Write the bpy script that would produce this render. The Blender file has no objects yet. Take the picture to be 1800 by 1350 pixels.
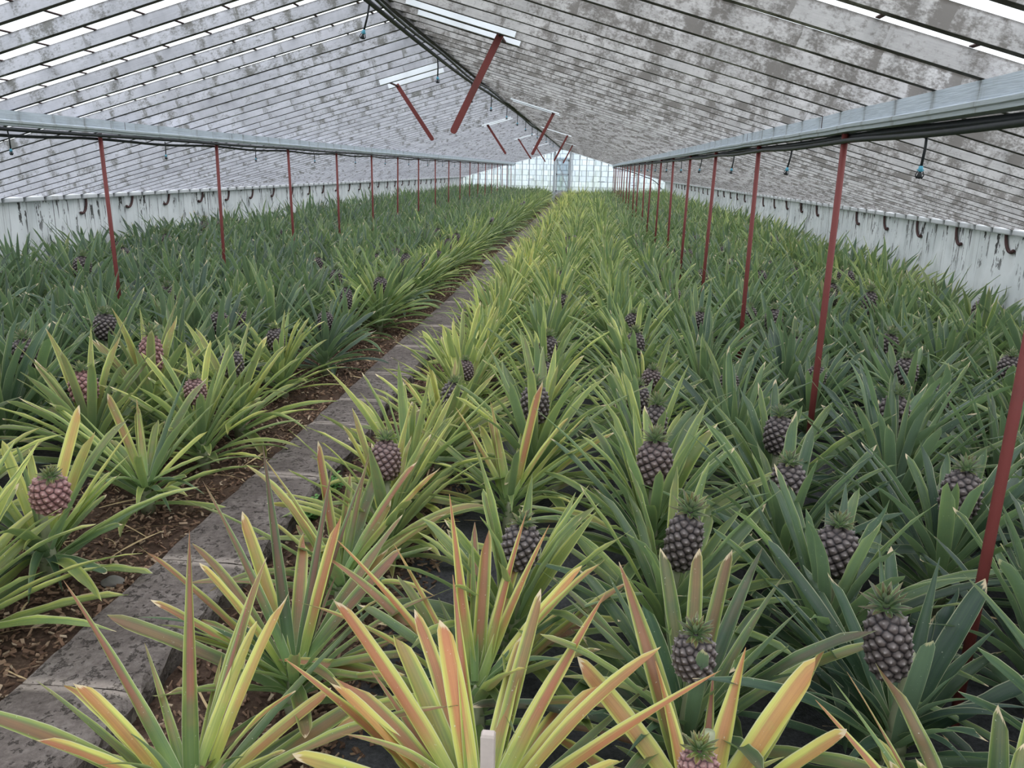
import bpy, math, random
import numpy as np
from mathutils import Vector, Matrix

random.seed(7)
RNG = np.random.default_rng(11)
SC = bpy.context.scene
COL = SC.collection

# ------------------------------------------------------------------ camera
F_PX, PITCH, YAW, ROLL, CAM_H = 1399.18, 0.2642, -0.0868, 0.0223, 1.65
cp, sp, cyw, syw = math.cos(PITCH), math.sin(PITCH), math.cos(YAW), math.sin(YAW)
FWD = Vector((syw * cp, cyw * cp, -sp)); RT = Vector((cyw, -syw, 0)); UP = RT.cross(FWD)
cr, sr = math.cos(ROLL), math.sin(ROLL)
RT, UP = cr * RT + sr * UP, -sr * RT + cr * UP
CAM = Vector((0, 0, CAM_H))
cam_data = bpy.data.cameras.new('camera'); cam = bpy.data.objects.new('camera', cam_data); COL.objects.link(cam)
m = Matrix((RT, UP, -FWD)).transposed().to_4x4(); m.translation = CAM
cam.matrix_world = m
cam_data.sensor_width = 36; cam_data.lens = F_PX / 1800 * 36; cam_data.clip_start = 0.05; cam_data.clip_end = 300
SC.camera = cam

# ------------------------------------------------------------------ sky, sun, exposure
world = bpy.data.worlds.new('overcast'); SC.world = world; world.use_nodes = True
wn = world.node_tree; wn.nodes.clear()
wo = wn.nodes.new('ShaderNodeOutputWorld'); wb = wn.nodes.new('ShaderNodeBackground')
tc = wn.nodes.new('ShaderNodeTexCoord'); sx = wn.nodes.new('ShaderNodeSeparateXYZ'); rp = wn.nodes.new('ShaderNodeValToRGB')
wn.links.new(tc.outputs['Generated'], sx.inputs[0]); wn.links.new(sx.outputs['Z'], rp.inputs[0])
wn.links.new(rp.outputs[0], wb.inputs['Color']); wn.links.new(wb.outputs[0], wo.inputs[0])
rp.color_ramp.elements[0].position = 0.0; rp.color_ramp.elements[0].color = (0.80, 0.88, 0.93, 1)
rp.color_ramp.elements[1].position = 0.6; rp.color_ramp.elements[1].color = (0.94, 0.96, 1.0, 1)
wb.inputs['Strength'].default_value = 1.55
sd = bpy.data.lights.new('sun_through_cloud', 'SUN'); sd.energy = 1.1; sd.angle = math.radians(50); sd.color = (1, 0.97, 0.92)
sun = bpy.data.objects.new('sun_through_cloud', sd); COL.objects.link(sun); sun.rotation_euler = (math.radians(22), math.radians(18), 0)
SC.view_settings.view_transform = 'Standard'; SC.view_settings.look = 'None'
SC.view_settings.gamma = 1; SC.view_settings.exposure = 0.55; SC.view_settings.use_curve_mapping = False
try:
    SC.cycles.max_bounces = 8; SC.cycles.diffuse_bounces = 4; SC.cycles.transmission_bounces = 4
    SC.cycles.transparent_max_bounces = 12; SC.cycles.glossy_bounces = 2
except Exception:
    pass

# ------------------------------------------------------------------ helpers
def unproj(px, py, z):
    d = FWD + RT * ((px - 900) / F_PX) - UP * ((py - 675) / F_PX)
    return CAM + d * ((z - CAM_H) / d.z)

def ray(px, py):
    return (FWD + RT * ((px - 900) / F_PX) - UP * ((py - 675) / F_PX)).normalized()

def to_px(p):
    d = Vector(p) - CAM; z = d.dot(FWD)
    if z <= 0.05: return None
    return (900 + F_PX * d.dot(RT) / z, 675 - F_PX * d.dot(UP) / z, z)

class Geo:
    """collects vertices, faces, uv and a four-value leaf attribute, builds one mesh"""
    def __init__(s): s.v = []; s.f = []; s.uv = []; s.t = []; s.m = []; s.n = 0
    def add(s, V, F, UV=None, T=None, mat=0):
        V = np.asarray(V, float); F = np.asarray(F, int)
        s.v.append(V); s.f.append(F + s.n)
        s.uv.append(np.zeros((len(V), 2)) if UV is None else UV)
        s.t.append(np.zeros((len(V), 4)) if T is None else T)
        s.m.append(np.full(len(F), mat)); s.n += len(V)
    def box(s, x0, x1, y0, y1, z0, z1, mat=0, M=None):
        V = np.array([[x, y, z] for x in (x0, x1) for y in (y0, y1) for z in (z0, z1)], float)
        if M is not None: V = V @ np.array(M.to_3x3()).T + np.array(M.translation)
        s.add(V, [[0, 1, 3, 2], [4, 6, 7, 5], [0, 4, 5, 1], [2, 3, 7, 6], [0, 2, 6, 4], [1, 5, 7, 3]], mat=mat)
    def bar(s, a, b, w, h, mat=0, up=(0, 0, 1)):
        a = Vector(a); b = Vector(b); t = (b - a).normalized(); sd = t.cross(Vector(up))
        if sd.length < 1e-4: sd = Vector((1, 0, 0))
        sd.normalize(); u = sd.cross(t)
        V = [list(p + sd * (i * w / 2) + u * (j * h / 2)) for p in (a, b) for i, j in ((-1, -1), (1, -1), (1, 1), (-1, 1))]
        s.add(V, [[0, 1, 2, 3], [7, 6, 5, 4], [0, 4, 5, 1], [1, 5, 6, 2], [2, 6, 7, 3], [3, 7, 4, 0]], mat=mat)
    def tube(s, P, R, k=8, mat=0):
        P = np.asarray(P, float); n = len(P); R = np.full(n, R) if np.isscalar(R) else np.asarray(R)
        T = np.gradient(P, axis=0); T /= np.linalg.norm(T, axis=1)[:, None]
        ref = np.array([0, 0, 1.0]) if abs(T[:, 2]).mean() < .8 else np.array([1.0, 0, 0])
        A = np.cross(T, ref); A /= np.linalg.norm(A, axis=1)[:, None]; B = np.cross(T, A)
        th = np.linspace(0, 2 * np.pi, k, endpoint=False)
        V = P[:, None] + R[:, None, None] * (A[:, None] * np.cos(th)[None, :, None] + B[:, None] * np.sin(th)[None, :, None])
        V = V.reshape(-1, 3); F = []
        for i in range(n - 1):
            for j in range(k):
                F.append([i * k + j, i * k + (j + 1) % k, (i + 1) * k + (j + 1) % k, (i + 1) * k + j])
        V = np.vstack([V, P[0], P[-1]])
        s.add(V, F, mat=mat)
        c0, c1 = s.n - 2, s.n - 1; b = s.n - len(V)
        tri = [[b + (j + 1) % k, b + j, c0, c0] for j in range(k)] + [[b + (n - 1) * k + j, b + (n - 1) * k + (j + 1) % k, c1, c1] for j in range(k)]
        s.f.append(np.array(tri)); s.m.append(np.full(len(tri), mat))
    def mesh(s, name, mats, smooth=False):
        V = np.vstack(s.v); F = np.vstack(s.f); UV = np.vstack(s.uv); T = np.vstack(s.t); M = np.concatenate(s.m)
        me = bpy.data.meshes.new(name)
        tri = F[:, 2] == F[:, 3]
        cnt = np.where(tri, 3, 4); st = np.concatenate([[0], np.cumsum(cnt)[:-1]])
        mask = np.ones(F.shape, bool); mask[tri, 3] = False
        L = F[mask]
        me.vertices.add(len(V)); me.vertices.foreach_set('co', V.ravel())
        me.loops.add(len(L)); me.loops.foreach_set('vertex_index', L.astype(np.int32))
        me.polygons.add(len(F)); me.polygons.foreach_set('loop_start', st.astype(np.int32))
        me.polygons.foreach_set('material_index', M.astype(np.int32))
        me.polygons.foreach_set('use_smooth', np.full(len(F), smooth))
        uvl = me.uv_layers.new(name='UVMap'); uvl.data.foreach_set('uv', UV[L].ravel())
        ca = me.color_attributes.new('tint', 'FLOAT_COLOR', 'POINT'); ca.data.foreach_set('color', T.ravel())
        for mt in mats: me.materials.append(mt)
        me.update(calc_edges=True); me.validate()
        return me
    def obj(s, name, mats, parent=None, smooth=False, **k):
        return link(name, s.mesh(name, mats if isinstance(mats, (list, tuple)) else [mats], smooth), parent, **k)

def link(name, data, parent=None, loc=(0, 0, 0), rot=(0, 0, 0), **props):
    o = bpy.data.objects.new(name, data); COL.objects.link(o); o.location = loc; o.rotation_euler = rot
    if parent is not None: o.parent = parent
    for a, b in props.items(): o[a] = b
    return o

# ------------------------------------------------------------------ material helpers
def new_mat(name):
    mt = bpy.data.materials.new(name); mt.use_nodes = True
    nt = mt.node_tree; nt.nodes.clear()
    return mt, nt
def nd(nt, t, **k):
    n = nt.nodes.new(t)
    for a, b in k.items():
        if a.startswith('i_'):
            n.inputs[int(a[2:])].default_value = b
        else: setattr(n, a, b)
    return n
def lk(nt, a, b): nt.links.new(a, b)
def mth(nt, op, a, b=None, c=None, clamp=False):
    n = nt.nodes.new('ShaderNodeMath'); n.operation = op; n.use_clamp = clamp
    for i, x in enumerate((a, b, c)):
        if x is None: continue
        if isinstance(x, (int, float)): n.inputs[i].default_value = x
        else: nt.links.new(x, n.inputs[i])
    return n.outputs[0]
def sstep(nt, x, lo, hi):
    n = nt.nodes.new('ShaderNodeMapRange'); n.interpolation_type = 'SMOOTHSTEP'
    nt.links.new(x, n.inputs[0]); n.inputs[1].default_value = lo; n.inputs[2].default_value = hi
    return n.outputs[0]
def mixc(nt, f, a, b, blend='MIX'):
    n = nt.nodes.new('ShaderNodeMix'); n.data_type = 'RGBA'; n.blend_type = blend
    for s, x in ((n.inputs[0], f), (n.inputs[6], a), (n.inputs[7], b)):
        if isinstance(x, (int, float)): s.default_value = x
        elif isinstance(x, tuple): s.default_value = (*x, 1) if len(x) == 3 else x
        else: nt.links.new(x, s)
    return n.outputs[2]
def noise(nt, vec, scale, detail=4, rough=.55, dim='3D'):
    n = nt.nodes.new('ShaderNodeTexNoise'); n.noise_dimensions = dim
    n.inputs['Scale'].default_value = scale; n.inputs['Detail'].default_value = detail; n.inputs['Roughness'].default_value = rough
    if vec is not None: nt.links.new(vec, n.inputs['Vector'])
    return n.outputs[0]
def mapping(nt, vec, scale=(1, 1, 1), loc=(0, 0, 0)):
    n = nt.nodes.new('ShaderNodeMapping'); n.inputs['Scale'].default_value = scale; n.inputs['Location'].default_value = loc
    nt.links.new(vec, n.inputs[0]); return n.outputs[0]
def ramp(nt, x, stops):
    n = nt.nodes.new('ShaderNodeValToRGB'); e = n.color_ramp.elements
    while len(e) < len(stops): e.new(0.5)
    for q, (p, c) in zip(e, stops): q.position = p; q.color = (*c, 1)
    nt.links.new(x, n.inputs[0]); return n.outputs[0]
def princ(nt, col, rough=.7, bump=None, bstr=.3, spec=.3, bdist=.01, metal=0):
    b = nt.nodes.new('ShaderNodeBsdfPrincipled'); o = nt.nodes.new('ShaderNodeOutputMaterial')
    if isinstance(col, tuple): b.inputs['Base Color'].default_value = (*col, 1)
    else: nt.links.new(col, b.inputs['Base Color'])
    if isinstance(rough, (int, float)): b.inputs['Roughness'].default_value = rough
    else: nt.links.new(rough, b.inputs['Roughness'])
    b.inputs['Specular IOR Level'].default_value = spec; b.inputs['Metallic'].default_value = metal
    if bump is not None:
        bn = nt.nodes.new('ShaderNodeBump'); bn.inputs['Strength'].default_value = bstr; bn.inputs['Distance'].default_value = bdist
        nt.links.new(bump, bn.inputs['Height']); nt.links.new(bn.outputs[0], b.inputs['Normal'])
    nt.links.new(b.outputs[0], o.inputs[0]); return b, o
def objcoord(nt, rand=True):
    t = nt.nodes.new('ShaderNodeTexCoord'); v = t.outputs['Object']
    if rand:
        oi = nt.nodes.new('ShaderNodeObjectInfo'); a = nt.nodes.new('ShaderNodeVectorMath'); a.operation = 'ADD'
        s = mth(nt, 'MULTIPLY', oi.outputs['Random'], 60.0); cx = nt.nodes.new('ShaderNodeCombineXYZ')
        nt.links.new(s, cx.inputs[0]); nt.links.new(s, cx.inputs[1]); nt.links.new(v, a.inputs[0]); nt.links.new(cx.outputs[0], a.inputs[1]); v = a.outputs[0]
    return v

# ------------------------------------------------------------------ materials
def mat_rafter(name, mould, base, dcol):
    mt, nt = new_mat(name); v = objcoord(nt)
    patch = noise(nt, v, 1.3, 5, .65)
    blot = noise(nt, mapping(nt, v, (7, 7, 10)), 2.2, 6, .7)
    streak = noise(nt, mapping(nt, v, (16, 16, 2.5)), 1.6, 4, .6)
    grain = noise(nt, mapping(nt, v, (4, 4, 90)), 2.0, 3, .6)
    oi = nd(nt, 'ShaderNodeObjectInfo')
    a = mth(nt, 'ADD', mth(nt, 'MULTIPLY', patch, .8), mth(nt, 'MULTIPLY', blot, .75))
    a = mth(nt, 'ADD', a, mth(nt, 'MULTIPLY', streak, .45))
    a = mth(nt, 'ADD', a, mth(nt, 'MULTIPLY', oi.outputs['Random'], .10))
    tcn = nd(nt, 'ShaderNodeTexCoord'); sz = nd(nt, 'ShaderNodeSeparateXYZ'); lk(nt, tcn.outputs['Object'], sz.inputs[0])
    # damp gathers below every pane lap, about 0.3 m apart, offset from rafter to rafter
    lap = mth(nt, 'FRACT', mth(nt, 'ADD', mth(nt, 'ADD', mth(nt, 'DIVIDE', sz.outputs['X'], .295), mth(nt, 'MULTIPLY', oi.outputs['Random'], 17.0)), mth(nt, 'MULTIPLY', patch, .5)))
    lapd = mth(nt, 'MULTIPLY', mth(nt, 'SUBTRACT', 1.0, sstep(nt, mth(nt, 'ADD', lap, mth(nt, 'MULTIPLY', mth(nt, 'SUBTRACT', blot, .5), .5)), -.05, .38)), sstep(nt, noise(nt, v, 2.1, 2), .42, .62))
    lapd = mth(nt, 'MAXIMUM', lapd, mth(nt, 'MULTIPLY', sstep(nt, lap, .80, 1.0), .7))
    lapl = mth(nt, 'MULTIPLY', mth(nt, 'LESS_THAN', lap, .045), sstep(nt, streak, .40, .62))
    a = mth(nt, 'ADD', a, mth(nt, 'MULTIPLY', lapd, .22))
    fine = noise(nt, mapping(nt, v, (1, 1, 1.6)), 75, 4, .7)
    a = mth(nt, 'ADD', a, mth(nt, 'MULTIPLY', mth(nt, 'SUBTRACT', fine, .5), .55))
    dirt = mth(nt, 'MAXIMUM', sstep(nt, a, 1.12 - mould, 1.42 - mould), mth(nt, 'MULTIPLY', lapl, .8))
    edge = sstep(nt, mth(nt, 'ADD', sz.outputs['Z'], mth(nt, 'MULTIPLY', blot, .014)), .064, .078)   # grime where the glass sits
    low = sstep(nt, mth(nt, 'SUBTRACT', 0.0015, sz.outputs['Z']), 0.0, .0008)                        # shade of the downward face, painted into the wood colour
    shade = ramp(nt, mth(nt, 'ADD', patch, mth(nt, 'MULTIPLY', mth(nt, 'ADD', grain, streak), .22)), [(.48, tuple(.66 * c for c in base)), (.62, tuple(.86 * c for c in base)), (.80, tuple(1.12 * c for c in base))])
    c = mixc(nt, mth(nt, 'MULTIPLY', dirt, .80), shade, dcol)
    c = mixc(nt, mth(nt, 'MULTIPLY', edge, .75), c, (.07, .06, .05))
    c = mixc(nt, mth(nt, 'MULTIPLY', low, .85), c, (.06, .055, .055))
    princ(nt, c, .85, blot, .25, .2, .004); return mt
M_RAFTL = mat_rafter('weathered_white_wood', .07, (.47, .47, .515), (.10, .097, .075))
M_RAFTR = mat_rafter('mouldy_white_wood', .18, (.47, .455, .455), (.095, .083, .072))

def mat_paint(name, col, dirtcol=(.2, .19, .17), amt=.5, scale=3):
    mt, nt = new_mat(name); v = objcoord(nt)
    n1 = noise(nt, mapping(nt, v, (1, 1, .4)), scale, 5, .7); g = noise(nt, mapping(nt, v, (30, 3, 30)), 2, 3)
    d = mth(nt, 'MULTIPLY', sstep(nt, n1, .52, .75), amt)
    princ(nt, mixc(nt, d, col, dirtcol), .6, g, .25, .35, .004); return mt
def mat_beam():
    mt, nt = new_mat('pale_blue_grey_paint'); tcn = nd(nt, 'ShaderNodeTexCoord'); v = tcn.outputs['Object']
    s = nd(nt, 'ShaderNodeSeparateXYZ'); lk(nt, v, s.inputs[0])
    n1 = noise(nt, v, 3, 5, .7); g = noise(nt, mapping(nt, v, (4, 5, 130)), 1.5, 3, .6); n2 = noise(nt, mapping(nt, v, (8, 60, 6)), 1, 4, .7)
    fr = mth(nt, 'FRACT', mth(nt, 'DIVIDE', mth(nt, 'ADD', mth(nt, 'SUBTRACT', s.outputs[1], 3.07), mth(nt, 'MULTIPLY', n1, .02)), .353))
    near = mth(nt, 'MINIMUM', fr, mth(nt, 'SUBTRACT', 1.0, fr))
    drip = mth(nt, 'MULTIPLY', mth(nt, 'SUBTRACT', 1.0, sstep(nt, near, .0, .10)), sstep(nt, n2, .40, .62))
    c = ramp(nt, g, [(.3, (.40, .45, .51)), (.6, (.50, .555, .62))])
    c = mixc(nt, mth(nt, 'MULTIPLY', drip, .7), c, (.17, .165, .16))
    c = mixc(nt, mth(nt, 'MULTIPLY', sstep(nt, n1, .55, .75), .35), c, (.24, .25, .24))
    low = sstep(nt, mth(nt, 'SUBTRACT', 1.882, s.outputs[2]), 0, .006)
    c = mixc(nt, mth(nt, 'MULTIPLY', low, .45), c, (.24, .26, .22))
    princ(nt, c, .6, g, .5, .35, .004); return mt
M_BEAM = mat_beam()
M_WHITE = mat_paint('fresh_white_paint', (.80, .83, .88), (.5, .5, .5), .25)
M_COPE = mat_paint('dull_white_mortar', (.56, .57, .59), (.2, .19, .17), .6, 5)
M_MULL = mat_paint('grey_white_paint', (.42, .45, .49), (.25, .24, .22), .5)
M_RED = mat_paint('red_brown_paint', (.165, .036, .033), (.085, .035, .03), .45, 6)
def mat_plain(name, col, rough=.6, spec=.3):
    mt, nt = new_mat(name); v = objcoord(nt); n = noise(nt, v, 18, 3)
    princ(nt, mixc(nt, n, tuple(.75 * c for c in col), tuple(min(1, 1.2 * c) for c in col)), rough, n, .1, spec); return mt
M_HOSE = mat_plain('black_pipe', (.022, .024, .027), .45)
M_BLUE = mat_plain('blue_plastic', (.10, .36, .50), .4)
M_IRON = mat_plain('rusty_dark_iron', (.075, .04, .038), .8)
M_STAKE = mat_plain('weathered_stake_wood', (.42, .36, .33), .85)
M_STRAW = mat_plain('dry_leaf_straw', (.50, .37, .21), .8)
M_STONE = mat_plain('grey_stone', (.20, .185, .175), .95, .1)

def mat_glass():
    mt, nt = new_mat('whitewashed_glass'); g = nd(nt, 'ShaderNodeNewGeometry'); v = g.outputs['Position']
    n = noise(nt, v, 2.5, 5, .7); n2 = noise(nt, v, 14, 3)
    w = ramp(nt, mth(nt, 'ADD', mth(nt, 'MULTIPLY', n, .7), mth(nt, 'MULTIPLY', n2, .3)), [(.3, (.80, .84, .87)), (.65, (.93, .95, .97))])
    t = nd(nt, 'ShaderNodeBsdfTransparent'); lk(nt, w, t.inputs[0])
    d = nd(nt, 'ShaderNodeBsdfTranslucent'); d.inputs[0].default_value = (.93, .95, .96, 1)
    mx = nd(nt, 'ShaderNodeMixShader', i_0=.35); o = nd(nt, 'ShaderNodeOutputMaterial')
    lk(nt, t.outputs[0], mx.inputs[1]); lk(nt, d.outputs[0], mx.inputs[2]); lk(nt, mx.outputs[0], o.inputs[0]); return mt
M_GLASS = mat_glass()
def mat_gable():
    mt, nt = new_mat('whitewashed_gable_glass'); g = nd(nt, 'ShaderNodeNewGeometry'); v = g.outputs['Position']
    br = nd(nt, 'ShaderNodeTexBrick'); sp_ = nd(nt, 'ShaderNodeSeparateXYZ'); lk(nt, v, sp_.inputs[0])
    cx = nd(nt, 'ShaderNodeCombineXYZ'); lk(nt, sp_.outputs[0], cx.inputs[0]); lk(nt, sp_.outputs[2], cx.inputs[1])
    lk(nt, cx.outputs[0], br.inputs['Vector']); br.inputs['Scale'].default_value = 1; br.offset = .3
    br.inputs['Brick Width'].default_value = .34; br.inputs['Row Height'].default_value = .27; br.inputs['Mortar Size'].default_value = .012
    br.inputs['Color1'].default_value = (.86, .90, .93, 1); br.inputs['Color2'].default_value = (.76, .80, .84, 1); br.inputs['Mortar'].default_value = (.48, .52, .56, 1)
    n = noise(nt, mapping(nt, v, (2, 1, .6)), 2.4, 5, .7)
    z = sp_.outputs[2]
    alg = mth(nt, 'MULTIPLY', sstep(nt, mth(nt, 'SUBTRACT', n, mth(nt, 'MULTIPLY', z, .16)), .22, .42), .45)
    c = mixc(nt, mth(nt, 'MULTIPLY', alg, .6), br.outputs[0], (.50, .54, .40))
    t = nd(nt, 'ShaderNodeBsdfTransparent'); lk(nt, c, t.inputs[0])
    d = nd(nt, 'ShaderNodeBsdfTranslucent'); lk(nt, c, d.inputs[0])
    mx = nd(nt, 'ShaderNodeMixShader', i_0=.62); o = nd(nt, 'ShaderNodeOutputMaterial')
    lk(nt, t.outputs[0], mx.inputs[1]); lk(nt, d.outputs[0], mx.inputs[2]); lk(nt, mx.outputs[0], o.inputs[0]); return mt
M_GABLE = mat_gable()

def mat_wall():
    mt, nt = new_mat('whitewashed_masonry'); g = nd(nt, 'ShaderNodeNewGeometry'); v = g.outputs['Position']
    s = nd(nt, 'ShaderNodeSeparateXYZ'); lk(nt, v, s.inputs[0])
    gr = noise(nt, mapping(nt, v, (1, 1.2, 1)), 2, 4); fine = noise(nt, v, 30, 4)
    lines = noise(nt, mapping(nt, v, (1, 9, .35)), 1.5, 2, .5)          # where drips run
    gate = noise(nt, mapping(nt, v, (1, 1, .2)), 1.1, 2)
    blob = noise(nt, mapping(nt, v, (1, 10, 4)), 1.0, 4, .7)
    thin = mth(nt, 'LESS_THAN', mth(nt, 'ABSOLUTE', mth(nt, 'SUBTRACT', lines, .5)), .012)
    thin = mth(nt, 'MULTIPLY', thin, sstep(nt, gate, .42, .50))
    fat = mth(nt, 'MULTIPLY', sstep(nt, blob, .55, .575), sstep(nt, lines, .50, .54))
    top = sstep(nt, s.outputs[2], .55, 1.05)
    st = mth(nt, 'MULTIPLY', mth(nt, 'MAXIMUM', mth(nt, 'MULTIPLY', thin, .95), fat), mth(nt, 'ADD', mth(nt, 'MULTIPLY', top, .75), .2), clamp=True)
    base = ramp(nt, gr, [(.3, (.56, .59, .60)), (.6, (.74, .76, .77)), (.8, (.66, .67, .67))])
    wash = sstep(nt, noise(nt, mapping(nt, v, (1, 5, .5)), 1.6, 4, .6), .52, .75)
    base = mixc(nt, mth(nt, 'MULTIPLY', wash, .35), base, (.34, .34, .32))
    c = mixc(nt, st, base, (.045, .042, .038))
    princ(nt, c, .9, fine, .2, .15, .005); return mt
M_WALL = mat_wall()

def mat_soil():
    mt, nt = new_mat('soil_and_fabric'); g = nd(nt, 'ShaderNodeNewGeometry'); v = g.outputs['Position']
    s = nd(nt, 'ShaderNodeSeparateXYZ'); lk(nt, v, s.inputs[0])
    a = noise(nt, v, 9, 6, .7); b = noise(nt, v, 60, 5, .7)
    soil = ramp(nt, mth(nt, 'ADD', mth(nt, 'MULTIPLY', a, .4), mth(nt, 'MULTIPLY', b, .6)), [(.32, (.035, .022, .017)), (.55, (.095, .062, .046)), (.75, (.19, .135, .10))])
    fab = ramp(nt, b, [(.3, (.042, .042, .046)), (.7, (.095, .095, .104))])
    x = mth(nt, 'ADD', s.outputs[0], mth(nt, 'MULTIPLY', mth(nt, 'SUBTRACT', a, .5), .3))
    right = sstep(nt, x, -.72, -.62); leftf = sstep(nt, mth(nt, 'MULTIPLY', x, -1.0), 2.35, 2.5)
    c = mixc(nt, right, soil, fab); c = mixc(nt, mth(nt, 'MULTIPLY', leftf, .8), c, fab)
    princ(nt, c, .95, b, .6, .1, .02); return mt
M_SOIL = mat_soil()
def mat_slab():
    mt, nt = new_mat('dark_basalt_slab'); v = objcoord(nt)
    a = noise(nt, v, 3, 5, .7); b = noise(nt, v, 40, 5, .7); pn = noise(nt, v, 34, 5, .62); pit = mth(nt, 'SUBTRACT', 1.0, sstep(nt, mth(nt, 'ADD', pn, mth(nt, 'MULTIPLY', mth(nt, 'SUBTRACT', a, .5), .35)), .57, .66))
    c = ramp(nt, mth(nt, 'ADD', mth(nt, 'MULTIPLY', a, .6), mth(nt, 'MULTIPLY', b, .4)), [(.38, (.075, .062, .057)), (.52, (.145, .122, .113)), (.66, (.24, .21, .195))])
    c = mixc(nt, mth(nt, 'MULTIPLY', mth(nt, 'SUBTRACT', 1.0, pit), .38), c, (.05, .04, .037))
    tcn = nd(nt, 'ShaderNodeTexCoord'); s = nd(nt, 'ShaderNodeSeparateXYZ'); lk(nt, tcn.outputs['Generated'], s.inputs[0])
    en = mth(nt, 'MINIMUM', s.outputs[1], mth(nt, 'SUBTRACT', 1.0, s.outputs[1]))
    j = mth(nt, 'SUBTRACT', 1.0, sstep(nt, mth(nt, 'ADD', en, mth(nt, 'MULTIPLY', mth(nt, 'SUBTRACT', a, .5), .05)), .015, .055))
    c = mixc(nt, mth(nt, 'MULTIPLY', j, .55), c, (.42, .36, .32))
    princ(nt, c, .92, mth(nt, 'ADD', b, pit), 1.0, .15, .012); return mt
M_SLAB = mat_slab()
def mat_chip():
    mt, nt = new_mat('wood_chip'); at = nd(nt, 'ShaderNodeAttribute', attribute_name='tint'); s = nd(nt, 'ShaderNodeSeparateColor'); lk(nt, at.outputs[0], s.inputs[0])
    c = ramp(nt, s.outputs[0], [(0, (.055, .03, .02)), (.5, (.17, .10, .065)), (.85, (.27, .18, .12)), (1, (.42, .33, .24))])
    princ(nt, c, .85); return mt
M_CHIP = mat_chip()

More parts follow.
